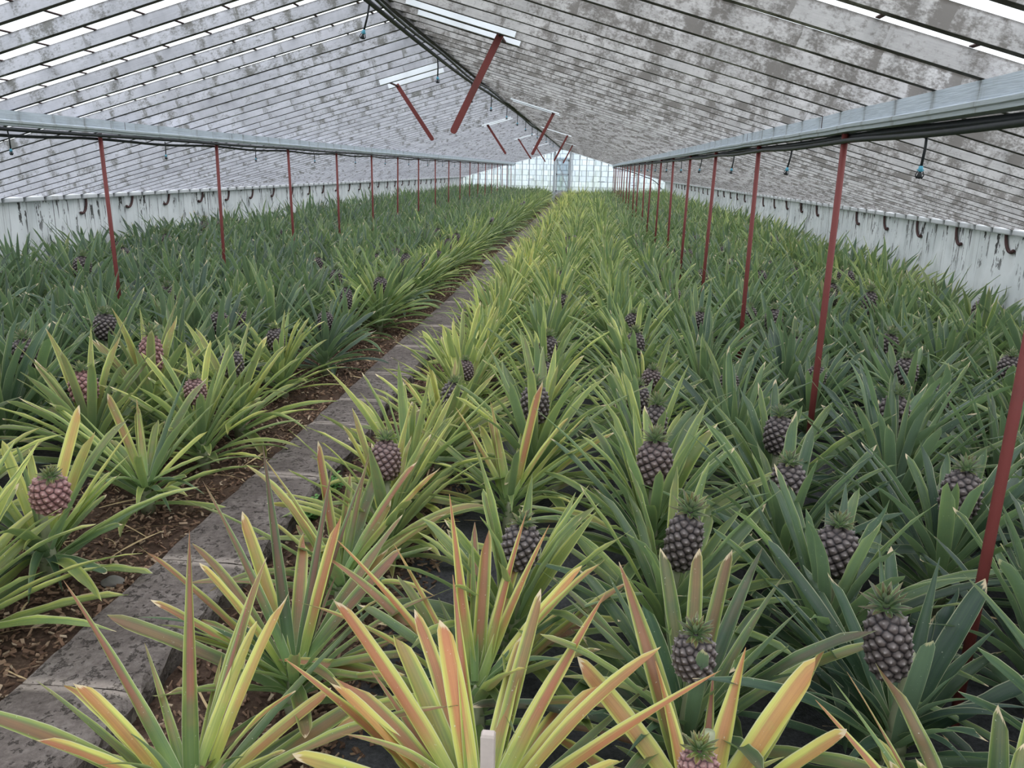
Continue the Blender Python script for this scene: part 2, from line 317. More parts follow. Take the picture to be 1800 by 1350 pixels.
def mat_leaf(name):
    mt, nt = new_mat(name)
    at = nd(nt, 'ShaderNodeAttribute', attribute_name='tint'); s = nd(nt, 'ShaderNodeSeparateColor'); lk(nt, at.outputs['Color'], s.inputs[0])
    rnd = at.outputs['Alpha']
    oi = nd(nt, 'ShaderNodeObjectInfo'); oc = nd(nt, 'ShaderNodeSeparateColor'); lk(nt, oi.outputs['Color'], oc.inputs[0])
    uvn = nd(nt, 'ShaderNodeUVMap', uv_map='UVMap'); uv = nd(nt, 'ShaderNodeSeparateXYZ'); lk(nt, uvn.outputs[0], uv.inputs[0])
    sabs = mth(nt, 'ABSOLUTE', mth(nt, 'MULTIPLY', mth(nt, 'SUBTRACT', uv.outputs[0], .5), 2.0)); v = uv.outputs[1]
    # per-plant values ride on the object colour (0.5 = neutral)
    stress = mth(nt, 'ADD', s.outputs[0], mth(nt, 'SUBTRACT', oc.outputs[0], .5))
    red = mth(nt, 'ADD', s.outputs[1], mth(nt, 'SUBTRACT', oc.outputs[1], .5), clamp=True)
    cxy = nd(nt, 'ShaderNodeCombineXYZ'); lk(nt, mth(nt, 'MULTIPLY', uv.outputs[0], 14.0), cxy.inputs[0]); lk(nt, mth(nt, 'MULTIPLY', v, 1.6), cxy.inputs[1]); lk(nt, mth(nt, 'MULTIPLY', rnd, 40.0), cxy.inputs[2])
    str_ = noise(nt, cxy.outputs[0], 1.0, 3, .6)
    tcn = nd(nt, 'ShaderNodeTexCoord'); mot = noise(nt, tcn.outputs['Object'], 9, 4, .6); spk = noise(nt, tcn.outputs['Object'], 120, 2, .5)
    body = mth(nt, 'ADD', stress, mth(nt, 'MULTIPLY', mth(nt, 'SUBTRACT', str_, .5), .38))
    body = mth(nt, 'ADD', body, mth(nt, 'MULTIPLY', mth(nt, 'SUBTRACT', mot, .5), .30))
    margin = mth(nt, 'MULTIPLY', sstep(nt, sabs, .58, .86), sstep(nt, v, .12, .55))
    body = mth(nt, 'ADD', body, mth(nt, 'MULTIPLY', margin, mth(nt, 'ADD', mth(nt, 'MULTIPLY', stress, .38), .05)), clamp=True)
    green = ramp(nt, body, [(0, (.034, .064, .050)), (.25, (.062, .112, .060)), (.5, (.135, .20, .065)), (.75, (.29, .35, .085)), (1, (.54, .54, .14))])
    rw = mth(nt, 'SUBTRACT', 1.0, sstep(nt, mth(nt, 'ADD', sabs, mth(nt, 'MULTIPLY', mth(nt, 'SUBTRACT', str_, .5), .7)), .35, .78))
    rw = mth(nt, 'MULTIPLY', rw, sstep(nt, mth(nt, 'ADD', v, mth(nt, 'MULTIPLY', mth(nt, 'SUBTRACT', mot, .5), .3)), .18, .50))
    rw = mth(nt, 'MULTIPLY', mth(nt, 'MULTIPLY', rw, red), sstep(nt, mth(nt, 'ADD', mot, mth(nt, 'MULTIPLY', red, .45)), .42, .80))
    redc = ramp(nt, body, [(0, (.12, .05, .047)), (.35, (.20, .078, .062)), (.7, (.36, .13, .075)), (1, (.50, .20, .09))])
    c = mixc(nt, mth(nt, 'MULTIPLY', rw, .95, clamp=True), green, redc)
    tipred = mth(nt, 'MULTIPLY', sstep(nt, v, .72, 1.0), mth(nt, 'MULTIPLY', red, .6)); c = mixc(nt, tipred, c, redc)
    # pale sheath at the base
    c = mixc(nt, mth(nt, 'MULTIPLY', mth(nt, 'SUBTRACT', 1.0, sstep(nt, v, .02, .30)), .55), c, (.22, .34, .13))
    # thin pale edge, dry tips
    c = mixc(nt, mth(nt, 'MULTIPLY', sstep(nt, sabs, .91, .97), .72), c, (.52, .52, .36))
    dry = mth(nt, 'MULTIPLY', sstep(nt, mth(nt, 'ADD', v, mth(nt, 'MULTIPLY', mth(nt, 'SUBTRACT', str_, .5), .10)), .968, .982), s.outputs[2])
    c = mixc(nt, dry, c, (.62, .50, .34))
    c = mixc(nt, mth(nt, 'MULTIPLY', mth(nt, 'GREATER_THAN', spk, .735), .5), c, (.62, .66, .55))
    geo = nd(nt, 'ShaderNodeNewGeometry')
    c = mixc(nt, mth(nt, 'MULTIPLY', geo.outputs['Backfacing'], .42), c, (.24, .33, .24))
    br = mth(nt, 'ADD', .82, mth(nt, 'MULTIPLY', rnd, .36)); gm = nd(nt, 'ShaderNodeVectorMath', operation='SCALE'); lk(nt, c, gm.inputs[0]); lk(nt, br, gm.inputs[3]); c = gm.outputs[0]
    b = nd(nt, 'ShaderNodeBsdfPrincipled'); lk(nt, c, b.inputs['Base Color']); b.inputs['Roughness'].default_value = .42; b.inputs['Specular IOR Level'].default_value = .45
    bn = nd(nt, 'ShaderNodeBump'); bn.inputs['Strength'].default_value = .18; bn.inputs['Distance'].default_value = .003; lk(nt, str_, bn.inputs['Height']); lk(nt, bn.outputs[0], b.inputs['Normal'])
    t = nd(nt, 'ShaderNodeBsdfTranslucent'); sc2 = nd(nt, 'ShaderNodeVectorMath', operation='MULTIPLY'); lk(nt, c, sc2.inputs[0]); sc2.inputs[1].default_value = (1.15, 1.25, .7); lk(nt, sc2.outputs[0], t.inputs[0])
    mx = nd(nt, 'ShaderNodeMixShader', i_0=.28); lk(nt, b.outputs[0], mx.inputs[1]); lk(nt, t.outputs[0], mx.inputs[2])
    o = nd(nt, 'ShaderNodeOutputMaterial'); lk(nt, mx.outputs[0], o.inputs[0]); return mt
M_LEAF = mat_leaf('pineapple_leaf')
def mat_fruit():
    mt, nt = new_mat('pineapple_skin'); at = nd(nt, 'ShaderNodeAttribute', attribute_name='tint'); s = nd(nt, 'ShaderNodeSeparateColor'); lk(nt, at.outputs['Color'], s.inputs[0])
    oi = nd(nt, 'ShaderNodeObjectInfo'); oc = nd(nt, 'ShaderNodeSeparateColor'); lk(nt, oi.outputs['Color'], oc.inputs[0])
    tcn = nd(nt, 'ShaderNodeTexCoord'); n = noise(nt, tcn.outputs['Object'], 70, 4, .6)
    pink = mth(nt, 'MULTIPLY', mth(nt, 'SUBTRACT', oc.outputs[1], .5), 2.0, clamp=True)
    dark = ramp(nt, n, [(.3, (.032, .023, .025)), (.7, (.095, .072, .068))])
    light = ramp(nt, n, [(.3, (.20, .075, .085)), (.7, (.36, .17, .16))])
    c = mixc(nt, pink, dark, light)
    pale = mixc(nt, pink, (.34, .30, .29), (.56, .38, .34))
    c = mixc(nt, mth(nt, 'MULTIPLY', s.outputs[1], .75), c, pale)
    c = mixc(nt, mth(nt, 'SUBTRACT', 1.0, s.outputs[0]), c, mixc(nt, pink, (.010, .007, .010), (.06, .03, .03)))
    princ(nt, c, .5, n, .2, .4, .003); return mt
M_FRUIT = mat_fruit()

# ------------------------------------------------------------------ the setting
Y0, YE = -0.6, 42.06
XL, XR, XD = -6.405, 3.863, -1.338
ZB, ZRIDGE = 1.20, 2.65
SL = (ZRIDGE - ZB) / (XD - XL); SR = (ZRIDGE - ZB) / (XR - XD)
DEP = 0.070; SPC = 0.353

# floor: bed soil, a little higher on the path side of the kerb
nx, ny = 90, 220
xs = np.linspace(XL - .1, XR + .1, nx); xs = np.sort(np.concatenate([xs, [-1.69, -1.66, -1.30, -1.27]])); nx = len(xs); ys = np.concatenate([np.linspace(Y0 - .4, 8, 120), np.linspace(8.3, YE + .4, 100)])
gx, gy = np.meshgrid(xs, ys, indexing='ij')
hz = np.where((gx < -1.5), .06, 0.0) + .012 * np.sin(gx * 9 + 1.3 * np.sin(gy * 5)) * np.sin(gy * 7.3) + RNG.uniform(-.006, .006, gx.shape)
V = np.stack([gx, gy, hz], -1).reshape(-1, 3); n2 = len(ys)
F = [[i * n2 + j, (i + 1) * n2 + j, (i + 1) * n2 + j + 1, i * n2 + j + 1] for i in range(nx - 1) for j in range(n2 - 1)]
g = Geo(); g.add(V, F); g.obj('floor', M_SOIL, kind='structure', smooth=True)
g = Geo(); g.box(-40, 40, -30, 90, -.3, -.12)
mt, nt = new_mat('outside_grass'); princ(nt, ramp(nt, noise(nt, objcoord(nt), 2, 4), [(.3, (.13, .15, .10)), (.7, (.24, .26, .18))]), .9)
g.obj('ground', mt, kind='structure')

# low side walls with coping blocks and rafter feet
for side, x, sgn in (('left', XL, -1), ('right', XR, 1)):
    g = Geo(); g.box(min(x, x + sgn * .22), max(x, x + sgn * .22), Y0, YE, -.1, 1.165); w = g.obj('wall_' + side, M_WALL, kind='structure')
    g = Geo(); k = 0; y = 3.07 - SPC * 10
    while y < YE:
        g.box(min(x - sgn * .055, x + sgn * .2), max(x - sgn * .055, x + sgn * .2), y + .02, y + SPC - .02, 1.165, 1.222 + RNG.uniform(-.004, .004)); y += SPC
    o = g.obj('coping', M_COPE, w, label='pale coping blocks between the rafter feet')
    bv = o.modifiers.new('soft', 'BEVEL'); bv.width = .012; bv.segments = 2

# glazed roof slopes with overlapping panes, rafters beneath
for side, xe, sl, sgn, MR in (('left', XL, SL, -1, M_RAFTL), ('right', XR, SR, 1, M_RAFTR)):
    half = abs(xe - XD) + .25; L = half * math.sqrt(1 + sl * sl)
    ang = math.atan(sl)
    ux = Vector((sgn * math.cos(ang), 0, -math.sin(ang))); nrm = Vector((sgn * math.sin(ang), 0, math.cos(ang)))
    rid = Vector((XD, 0, ZRIDGE))
    g = Geo(); y = 3.07 - SPC * 10; step = .295
    while y < YE:
        off = RNG.uniform(.02, step)
        if RNG.random() < .5: off = .18
        c = [0] + list(np.arange(off, L, step)) + [L]
        for a, b in zip(c[:-1], c[1:]):
            p0 = rid + ux * a + nrm * (DEP + .008); p1 = rid + ux * (b + .012) + nrm * (DEP + .003)
            q = []
            for p in (p0, p1):
                q += [[p.x, y, p.z], [p.x, y + SPC, p.z]]
            g.add(q, [[0, 1, 3, 2]], mat=0)
            if b < L:
                e = rid + ux * b + nrm * (DEP + .0); e2 = e + ux * .014
                lo = [[e.x, y + .01, e.z], [e.x, y + SPC - .01, e.z], [e2.x, y + SPC - .01, e2.z], [e2.x, y + .01, e2.z]]
                up = [[px_ + nrm.x * .006, py_, pz_ + nrm.z * .006] for px_, py_, pz_ in lo]
                g.add(lo + up, [[0, 1, 2, 3], [7, 6, 5, 4], [0, 4, 5, 1], [2, 6, 7, 3], [1, 5, 6, 2], [3, 7, 4, 0]], mat=1)
        y += SPC
    mt_d = M_IRON
    roof = g.obj('ceiling_' + side, [M_GLASS, mt_d], kind='structure')
    g = Geo(); g.box(-.0, L, -.012, .012, 0, DEP)
    nsl = 24
    # subdivide along so the edge can wander a little
    g = Geo(); xs_ = np.linspace(0, L, nsl + 1); P = []
    for x_ in xs_:
        w1, w2 = .0185 + RNG.uniform(-.001, .001), .0185 + RNG.uniform(-.001, .001); zb = RNG.uniform(-.0015, .0015)
        P += [[x_, -w1, zb], [x_, w2, zb], [x_, w2, DEP], [x_, -w1, DEP]]
    Fq = []
    for i in range(nsl):
        a = i * 4; b = a + 4
        Fq += [[a, b, b + 1, a + 1], [a + 1, b + 1, b + 2, a + 2], [a + 2, b + 2, b + 3, a + 3], [a + 3, b + 3, b, a]]
    Fq += [[0, 1, 2, 3], [nsl * 4 + 3, nsl * 4 + 2, nsl * 4 + 1, nsl * 4]]
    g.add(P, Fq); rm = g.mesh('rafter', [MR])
    R = Matrix((ux, Vector((0, 1, 0)) * (1), nrm)).transposed()
    if R.determinant() < 0:
        R = Matrix((ux, Vector((0, -1, 0)), nrm)).transposed()
    eul = R.to_euler()
    y = 3.07 - SPC * 8; k = 0; rest = Geo()
    Rn = np.array(R)
    while y < YE:
        if k < 100:
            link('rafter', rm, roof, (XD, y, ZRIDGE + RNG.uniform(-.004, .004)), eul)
        else:
            if not rest.n: yrest = y
            rest.add(np.array(P) + np.array([0, (y - yrest) * Rn[1, 1], 0]), Fq)
        y += SPC; k += 1
    if rest.n:
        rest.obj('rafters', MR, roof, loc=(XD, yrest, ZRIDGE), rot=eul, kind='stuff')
    # rafters behind the first ones keep the pitch towards the camera
g = Geo(); g.box(XD - .02, XD + .02, Y0, YE, ZRIDGE - .005, ZRIDGE + .16)
y = 3.07 - SPC * 10
while y < YE:
    g.box(XD - .045, XD + .045, y + .03, y + SPC - .06, ZRIDGE + .015, ZRIDGE + .14); y += SPC
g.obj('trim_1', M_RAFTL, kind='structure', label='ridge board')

# far gable: glazing, mullions and door
def roofz(x): return ZRIDGE - (SL * (XD - x) if x < XD else SR * (x - XD))
g = Geo(); g.box(XL, XR, YE, YE + .2, -.1, .52); wb_ = g.obj('wall_back', M_WALL, kind='structure')
g = Geo()
g.add([[XL, YE + .1, .5], [XR, YE + .1, .5], [XR, YE + .1, roofz(XR) + .1], [XD, YE + .1, ZRIDGE + .1], [XL, YE + .1, roofz(XL) + .1]], [[0, 1, 2, 2], [0, 2, 4, 4], [4, 2, 3, 3]])
g.add([[XL, YE + .106, .5], [XR, YE + .106, .5], [XR, YE + .106, roofz(XR) + .1], [XD, YE + .106, ZRIDGE + .1], [XL, YE + .106, roofz(XL) + .1]], [[2, 1, 0, 0], [4, 2, 0, 0], [3, 2, 4, 4]])
win = g.obj('window_1', M_GABLE, kind='structure')
x = XL + .1
while x < XR:
    if not (-1.75 < x < -.9):
        gm_ = Geo(); gm_.box(x - .02, x + .02, YE + .03, YE + .09, .5, roofz(x) + .05); gm_.obj('mullion', M_MULL, win)
    x += .365
for a, b in (((XL, YE + .02, roofz(XL) + .02), (XD, YE + .02, ZRIDGE + .02)), ((XD, YE + .02, ZRIDGE + .02), (XR, YE + .02, roofz(XR) + .02))):
    gm_ = Geo(); gm_.bar(a, b, .06, .09); gm_.obj('top_rail', M_WHITE, win)
gm_ = Geo(); gm_.box(XL, XR, YE + .0, YE + .1, .5, .58); gm_.obj('sill', M_WHITE, win)
for (xa, xb, z) in ((-3.1, -2.75, 1.15), (.5, .85, 1.1), (2.2, 2.5, 1.45), (2.2, 2.5, .95)):
    gm_ = Geo(); gm_.box(xa, xb, YE + .02, YE + .07, z - .02, z + .02); gm_.obj('glazing_bar', M_MULL, win)
door = None
g = Geo(); g.box(-1.65, -.95, YE + .03, YE + .05, .1, 2.25); door = g.obj('door_1', M_GABLE, kind='structure')
for xx in (-1.73, -.93):
    gm_ = Geo(); gm_.box(xx - .05, xx + .05, YE - .06, YE + .06, 0, roofz(xx)); gm_.obj('door_post', M_MULL, door)
for xx in (-1.62, -1.0, -1.3):
    gm_ = Geo(); w_ = .035 if xx != -1.3 else .015; gm_.box(xx - w_, xx + w_, YE - .02, YE + .03, .1, 2.2); gm_.obj('stile', M_MULL, door)
for zz in (.6, 1.42, 2.1):
    gm_ = Geo(); gm_.box(-1.65, -.97, YE - .02, YE + .03, zz - .03, zz + .03); gm_.obj('rail', M_MULL, door)
gm_ = Geo(); gm_.bar((-1.6, YE - .03, 2.1), (-1.02, YE - .03, .65), .05, .02, up=(0, 1, 0)); gm_.obj('brace', M_MULL, door)
# stone mound at the door foot
def blob(r, seed, sq=(1, 1, .6), sub=3):
    import bmesh
    bm = bmesh.new(); bmesh.ops.create_icosphere(bm, subdivisions=sub, radius=r); q = random.Random(seed)
    ph = [q.uniform(0, 6) for _ in range(6)]
    for v_ in bm.verts:
        c = v_.co; k = 1 + .12 * math.sin(c.x * 3 / r + ph[0]) * math.sin(c.y * 2.6 / r + ph[1]) + .07 * math.sin(c.z * 5 / r + ph[2] + c.x * 4 / r)
        v_.co = Vector((c.x * k * sq[0], c.y * k * sq[1], c.z * k * sq[2]))
    me = bpy.data.meshes.new('stone'); bm.to_mesh(me); bm.free()
    for p in me.polygons: p.use_smooth = True
    me.materials.append(M_STONE); return me
link('boulder', blob(.36, 3, (1.1, .8, 1.0)), None, (-1.25, 41.3, .22), label='rounded grey stone at the far end of the kerb by the door', category='stone')
link('stone', blob(.03, 5, (1.5, 1, .7)), None, (-1.76, 2.62, .075), label='small pale rough stone on the mulch beside the kerb', category='stone')

# kerb: basalt slabs
kerb = Geo(); kerb.box(-1.645, -1.315, Y0, YE - .6, -.15, .04); kerb = kerb.obj('kerb', M_SLAB, kind='structure')
joints = [Y0, .9, 1.25, 1.97, 2.78, 3.73, 4.61, 5.13, 5.86, 6.85, 7.83, 9.36]
while joints[-1] < YE - 1: joints.append(joints[-1] + random.uniform(.75, 1.15))
for a, b in zip(joints[:-1], joints[1:]):
    nyy = max(4, int((b - a) / .07)); q = Geo(); P = []; Fq = []
    xo0, xo1, dz = RNG.uniform(-.012, .012), RNG.uniform(-.014, .014), RNG.uniform(-.004, .004)
    prof = [(-1.667 + xo0, -.12), (-1.667 + xo0, .075), (-1.655 + xo0, .095), (-1.6, .1), (-1.48, .1), (-1.36, .1), (-1.305 + xo1, .096), (-1.2915 + xo1, .08), (-1.295 + xo1, .04), (-1.30 + xo1, -.06), (-1.30 + xo1, -.12)]
    for i in range(nyy + 1):
        y_ = a + .004 + (b - a - .008) * i / nyy
        e = .004 if i in (0, nyy) else 0
        for j, (x_, z_) in enumerate(prof):
            k_ = .013 if j in (6, 7, 8, 9) else .005
            P.append([x_ + RNG.uniform(-k_, k_) - RT.x * 0, y_, z_ + dz - (e if z_ > .05 else 0) + RNG.uniform(-.0016, .0016)])
    n_ = len(prof)
    for i in range(nyy):
        for j in range(n_ - 1): Fq.append([i * n_ + j, i * n_ + j + 1, (i + 1) * n_ + j + 1, (i + 1) * n_ + j][::-1])
    q.add(P, Fq)
    ends = []
    for i in (0, nyy):
        for j in range(1, n_ // 2):
            ends.append([i * n_ + j - 1, i * n_ + j, i * n_ + n_ - 1 - j, i * n_ + n_ - j])
    q.f.append(np.array(ends)); q.m.append(np.zeros(len(ends), int))
    q.obj('stone_slab', M_SLAB, kerb, smooth=False)
g = Geo(); g.box(-1.68, -1.15, 13.1, 13.75, .05, .125)
g.obj('crossing_slab', M_STONE, kerb, label='paler slab lying across the kerb')

# ------------------------------------------------------------------ long beams, hoses, posts, sprinklers
def beam(x, y0, side):
    g = Geo(); s = -1 if x < -1 else 1                     # moulded lower edge faces the middle of the house
    prof = [(-.035, 1.943), (.035, 1.943), (.035, 1.885), (.045, 1.88), (.045, 1.866), (.037, 1.862), (.037, 1.848), (-.037, 1.848), (-.037, 1.862), (-.045, 1.866), (-.045, 1.88), (-.035, 1.885)]
    ys_ = np.arange(Y0, YE + .01, .353); P = []; Fq = []; n_ = len(prof)
    wob = RNG.uniform(-.0025, .0025, (len(ys_), 2))
    for i, y_ in enumerate(ys_):
        for px_, pz in prof: P.append([x + px_ + wob[i, 0], y_, pz + wob[i, 1]])
    for i in range(len(ys_) - 1):
        for j in range(n_): Fq.append([i * n_ + j, i * n_ + (j + 1) % n_, (i + 1) * n_ + (j + 1) % n_, (i + 1) * n_ + j])
    g.add(P, Fq)
    root = g.obj('timber_beam', M_BEAM, label=('pale blue-grey painted timber beam on red posts, on the kerb side' if x < -1 else 'pale blue-grey painted timber beam running over the bed right of the kerb'), category='beam')
    # butt joints: thin dark lines, one joint strip per board end
    for y_ in np.arange(y0 + .3, 30, 2.0):
        q = Geo(); q.box(x - .0365, x + .0365, y_, y_ + .004, 1.884, 1.942); q.obj('joint_line', M_IRON, root)
    return root
beam(-3.7734, 6.12, 'left')['label'] = 'pale blue-grey timber beam on red posts left of the kerb'
beam(1.2165, 4.12, 'right')

def hose(pts, r, label, grp=None):
    P = np.array(pts, float); t = np.concatenate([[0], np.cumsum(np.linalg.norm(np.diff(P, axis=0), axis=1))])
    n = max(8, int(t[-1] / .18)); tt = np.linspace(0, t[-1], n); Q = np.stack([np.interp(tt, t, P[:, k]) for k in range(3)], 1)
    for _ in range(2): Q[1:-1] = (Q[:-2] + Q[1:-1] * 2 + Q[2:]) / 4
    g = Geo(); g.tube(Q, r, 8); return g.obj('irrigation_hose', M_HOSE, smooth=True, label=label, category='hose')
yy = np.arange(Y0, YE, .5)
hose([(1.245, y, 1.828 + .004 * math.sin(y * 2)) for y in yy], .016, 'thick black pipe tight under the right-hand timber beam')
hose([(1.20, y, 1.815 - .016 * abs(math.sin(y * 1.57))) for y in yy], .012, 'thinner black hose sagging between clips under the right-hand timber beam')
hose([(-3.745, y, 1.828 + .003 * math.sin(y * 2)) for y in yy], .013, 'black pipe tight under the left timber beam')
hose([(-3.80, y, 1.815 - .03 * abs(math.sin((y - 6.12) * 1.57))) for y in yy], .011, 'thin black hose sagging between posts under the left timber beam')
rz = [(-.6, 2.62), (4, 2.61), (5.05, 2.60), (6.4, 2.583), (8.0, 2.572), (9.4, 2.575), (11, 2.605), (13.2, 2.63), (16.6, 2.64), (19, 2.61), (24, 2.66), (30, 2.67), (40, 2.62)]
ry = np.array([a for a, b in rz]); rzz = np.array([b for a, b in rz]); yr = np.arange(-.6, 40, .3)
hose([(XD - .022, y, np.interp(y, ry, rzz)) for y in yr], .015, 'thicker black pipe running under the ridge')
hose([(XD + .03, y, np.interp(y, ry, rzz) + .012 + .012 * math.sin(y * 1.9)) for y in yr], .011, 'thinner black pipe beside the thicker one under the ridge')

hose([(1.2, YE - .35, 1.80), (1.9, YE - .3, 1.70), (2.5, YE - .3, 1.50), (3.1, YE - .3, 1.32), (3.5, YE - .3, 1.12), (3.7, YE - .3, .8)], .02, 'black pipe curving down across the far gable from the right beam end')
ORD = ['first', 'second', 'third', 'fourth', 'fifth', 'sixth', 'seventh', 'eighth', 'ninth', 'tenth', 'eleventh', 'twelfth', 'thirteenth', 'fourteenth', 'fifteenth', 'sixteenth', 'seventeenth', 'eighteenth', 'nineteenth', 'twentieth', 'twenty-first', 'twenty-second', 'twenty-third', 'twenty-fourth', 'twenty-fifth']
pm = Geo(); pm.tube([(0, 0, -.1), (0, 0, 1.0), (0, 0, 1.845)], .0158, 14); pm = pm.mesh('post', [M_RED], True)
def post(x, y, dx, dy, label, r=1.0):
    o = link('steel_post', pm, None, (x, y, 0), (0, 0, 0), label=label, category='post', group='red posts under the beams')
    o.rotation_euler = (math.atan2(-dy, 1.84) * -1 * 0, 0, 0)
    top = Vector((x, y, 1.845)); bot = Vector((x + dx, y + dy, 0)); d = (top - bot)
    o.location = bot; o.rotation_euler = d.to_track_quat('Z', 'Y').to_euler(); return o
post(1.2165, 2.25, .0, .0, 'red-brown post under the right beam, nearest to the camera')
for i in range(19):
    post(1.2165, 4.12 + 2 * i, RNG.uniform(-.03, .02), RNG.uniform(-.03, .03), 'red-brown post under the right beam, %s from the front' % ORD[i + 1])
for i in range(18):
    post(-3.7734, 6.12 + 2 * i, RNG.uniform(-.03, .03), RNG.uniform(-.03, .03), 'red-brown post under the left beam, %s from the front' % ORD[i])

def sprinkler_meshes():
    t = Geo(); t.tube([(0, 0, 0), (.003, 0, -.06), (0, 0, -.135)], .0055, 8); tm = t.mesh('tube', [M_HOSE], True)
    n_ = Geo(); n_.tube([(0, 0, -.128), (0, 0, -.132), (0, 0, -.15), (0, 0, -.152)], [.003, .008, .009, .005], 10)
    n_.tube([(-.013, 0, -.145), (.013, 0, -.145)], .003, 6); nm = n_.mesh('nozzle', [M_BLUE], True)
    c = Geo(); c.tube([(0, 0, -.152), (0, 0, -.158), (0, 0, -.172), (0, 0, -.178)], [.005, .007, .012, .004], 8)
    for s in (-1, 1): c.tube([(s * .010, 0, -.15), (s * .016, 0, -.165), (s * .009, 0, -.177)], .0022, 6)
    cm = c.mesh('spray_head', [M_HOSE], True); return tm, nm, cm
TM, NM, CM = sprinkler_meshes()
def sprinkler(x, y, z, s, tilt, label):
    e = link('hanging_sprinkler', None, None, (x, y, z), (0, tilt, 0), label=label, category='sprinkler', group='sprinklers hanging from the hoses')
    e.scale = (s, s, s); e.empty_display_size = .05
    link('tube', TM, e); link('nozzle', NM, e, label='blue plastic nozzle'); link('spray_head', CM, e)
for i in range(16):
    y = 3.15 + 1.98 * i
    sprinkler(1.2165, y, 1.815, .95, (.03, .14, .10, .14, -.02)[i % 5], 'black drop tube sprinkler under the right beam, %s from the front' % ORD[i])
for i in range(16):
    sprinkler(-3.7734, 5.1 + 2.0 * i, 1.815, .85, (-.04, .02, .0, -.06)[i % 4], 'black drop tube sprinkler under the left beam, %s from the front' % ORD[i])
for i, y in enumerate([5.12, 7.37, 9.47, 11.35, 13.5, 15.5, 17.5, 19.5, 21.5, 23.5, 26, 28.5, 31]):
    sprinkler(XD - .02, y, float(np.interp(y, ry, rzz)) - .01, 1.15, .25 if i == 0 else 0, 'black drop tube sprinkler hanging below the ridge, %s from the front' % ORD[i])

# curved iron hooks below the coping
for side, x, s, y0, n_ in (('left', XL, 1, 9.9, 26), ('right', XR, -1, 6.7, 29)):
    hk = Geo(); P = []
    for k in range(9):
        a = math.radians(-5 + k * 12.5)
        P.append((s * .02, -.12 + .12 * math.cos(a), .0 - .17 * math.sin(a)))
    hk.tube(P, .0145, 8); hk.tube([(s * .02, P[-1][1] + .01, P[-1][2]), (s * .02, P[-1][1] - .025, P[-1][2] + .012)], .017, 8)
    hm = hk.mesh('hook', [M_IRON], True)
    for i in range(n_):
        y = y0 + i * 1.06 + RNG.uniform(-.04, .04)
        if y > YE - 1: break
        o = link('wall_hook', hm, None, (x, y, 1.165), (0, 0, 0), category='hook', group='curved iron hooks on the low walls',
             label='curved rusty iron hook below the %s wall coping, %s from the front' % (side, (ORD + ['twenty-sixth', 'twenty-seventh', 'twenty-eighth', 'twenty-ninth', 'thirtieth'])[i]))
        o.rotation_euler = (RNG.uniform(-.15, .15), 0, 0)

# red vent stays with white boards by the ridge
def vent_stay(side, y, d0, label):
    sgn, sl = (-1, SL) if side == 'L' else (1, SR)
    ang = math.atan(sl); ux = Vector((sgn * math.cos(ang), 0, -math.sin(ang))); nrm = Vector((sgn * math.sin(ang), 0, math.cos(ang)))
    e = link('vent_stay', None, None, (XD, y, ZRIDGE), label=label, category='stay'); e.empty_display_size = .05
    top = ux * d0
    g = Geo(); low = Vector((-sgn * (.28 if sgn > 0 else .38), 0, -.55)).normalized() * .63
    wd = .042
    pts = [top + low.normalized() * -.02, top + low]
    g.bar(pts[0], pts[1], wd, .014, up=(0, 1, 0))
    # rounded end
    q = low.normalized(); sdv = q.cross(Vector((0, 1, 0))); ring = []
    for yv in (-.007, .007):
        for k in range(9):
            a = math.pi * k / 8; ring.append(list(top + low + sdv * (wd / 2 * math.cos(a)) + q * (wd / 2 * math.sin(a)) + Vector((0, yv, 0))))
    g.add(ring, [[0, k, k + 1, k + 1] for k in range(1, 8)] + [[9, 9 + k + 1, 9 + k, 9 + k] for k in range(1, 8)] + [[k, k + 9, k + 10, k + 1] for k in range(8)])
    g.obj('stay_bar', M_RED, e)
    kk = 3.07 + SPC * math.floor((y - 3.07) / SPC) - y
    for dy in (kk - .03, kk + SPC - .03):
        b = Geo(); b.bar(ux * .20 + nrm * .045 + Vector((0, dy, 0)), ux * (d0 + .10) + nrm * .045 + Vector((0, dy, 0)), .02, .088, up=tuple(nrm)); b.obj('white_board', M_WHITE, e, label='freshly painted white board')
    b = Geo(); b.tube([tuple(top + Vector((0, kk - .03, .0))), tuple(top + Vector((0, kk + SPC - .03, .0)))], .010, 8); b.obj('pivot_bolt', M_IRON, e)
for i, (s, y, d0) in enumerate([('R', 5.24, .79), ('L', 8.68, .71), ('R', 12.2, .82), ('L', 16.2, .69), ('R', 19.6, .84), ('L', 23.5, .7), ('R', 27.1, .82), ('L', 31.3, .7)]):
        vent_stay(s, y, d0, 'red flat iron stay hanging from the %s roof slope, %s from the front' % ('right' if s == 'R' else 'left', ORD[i // 2]))

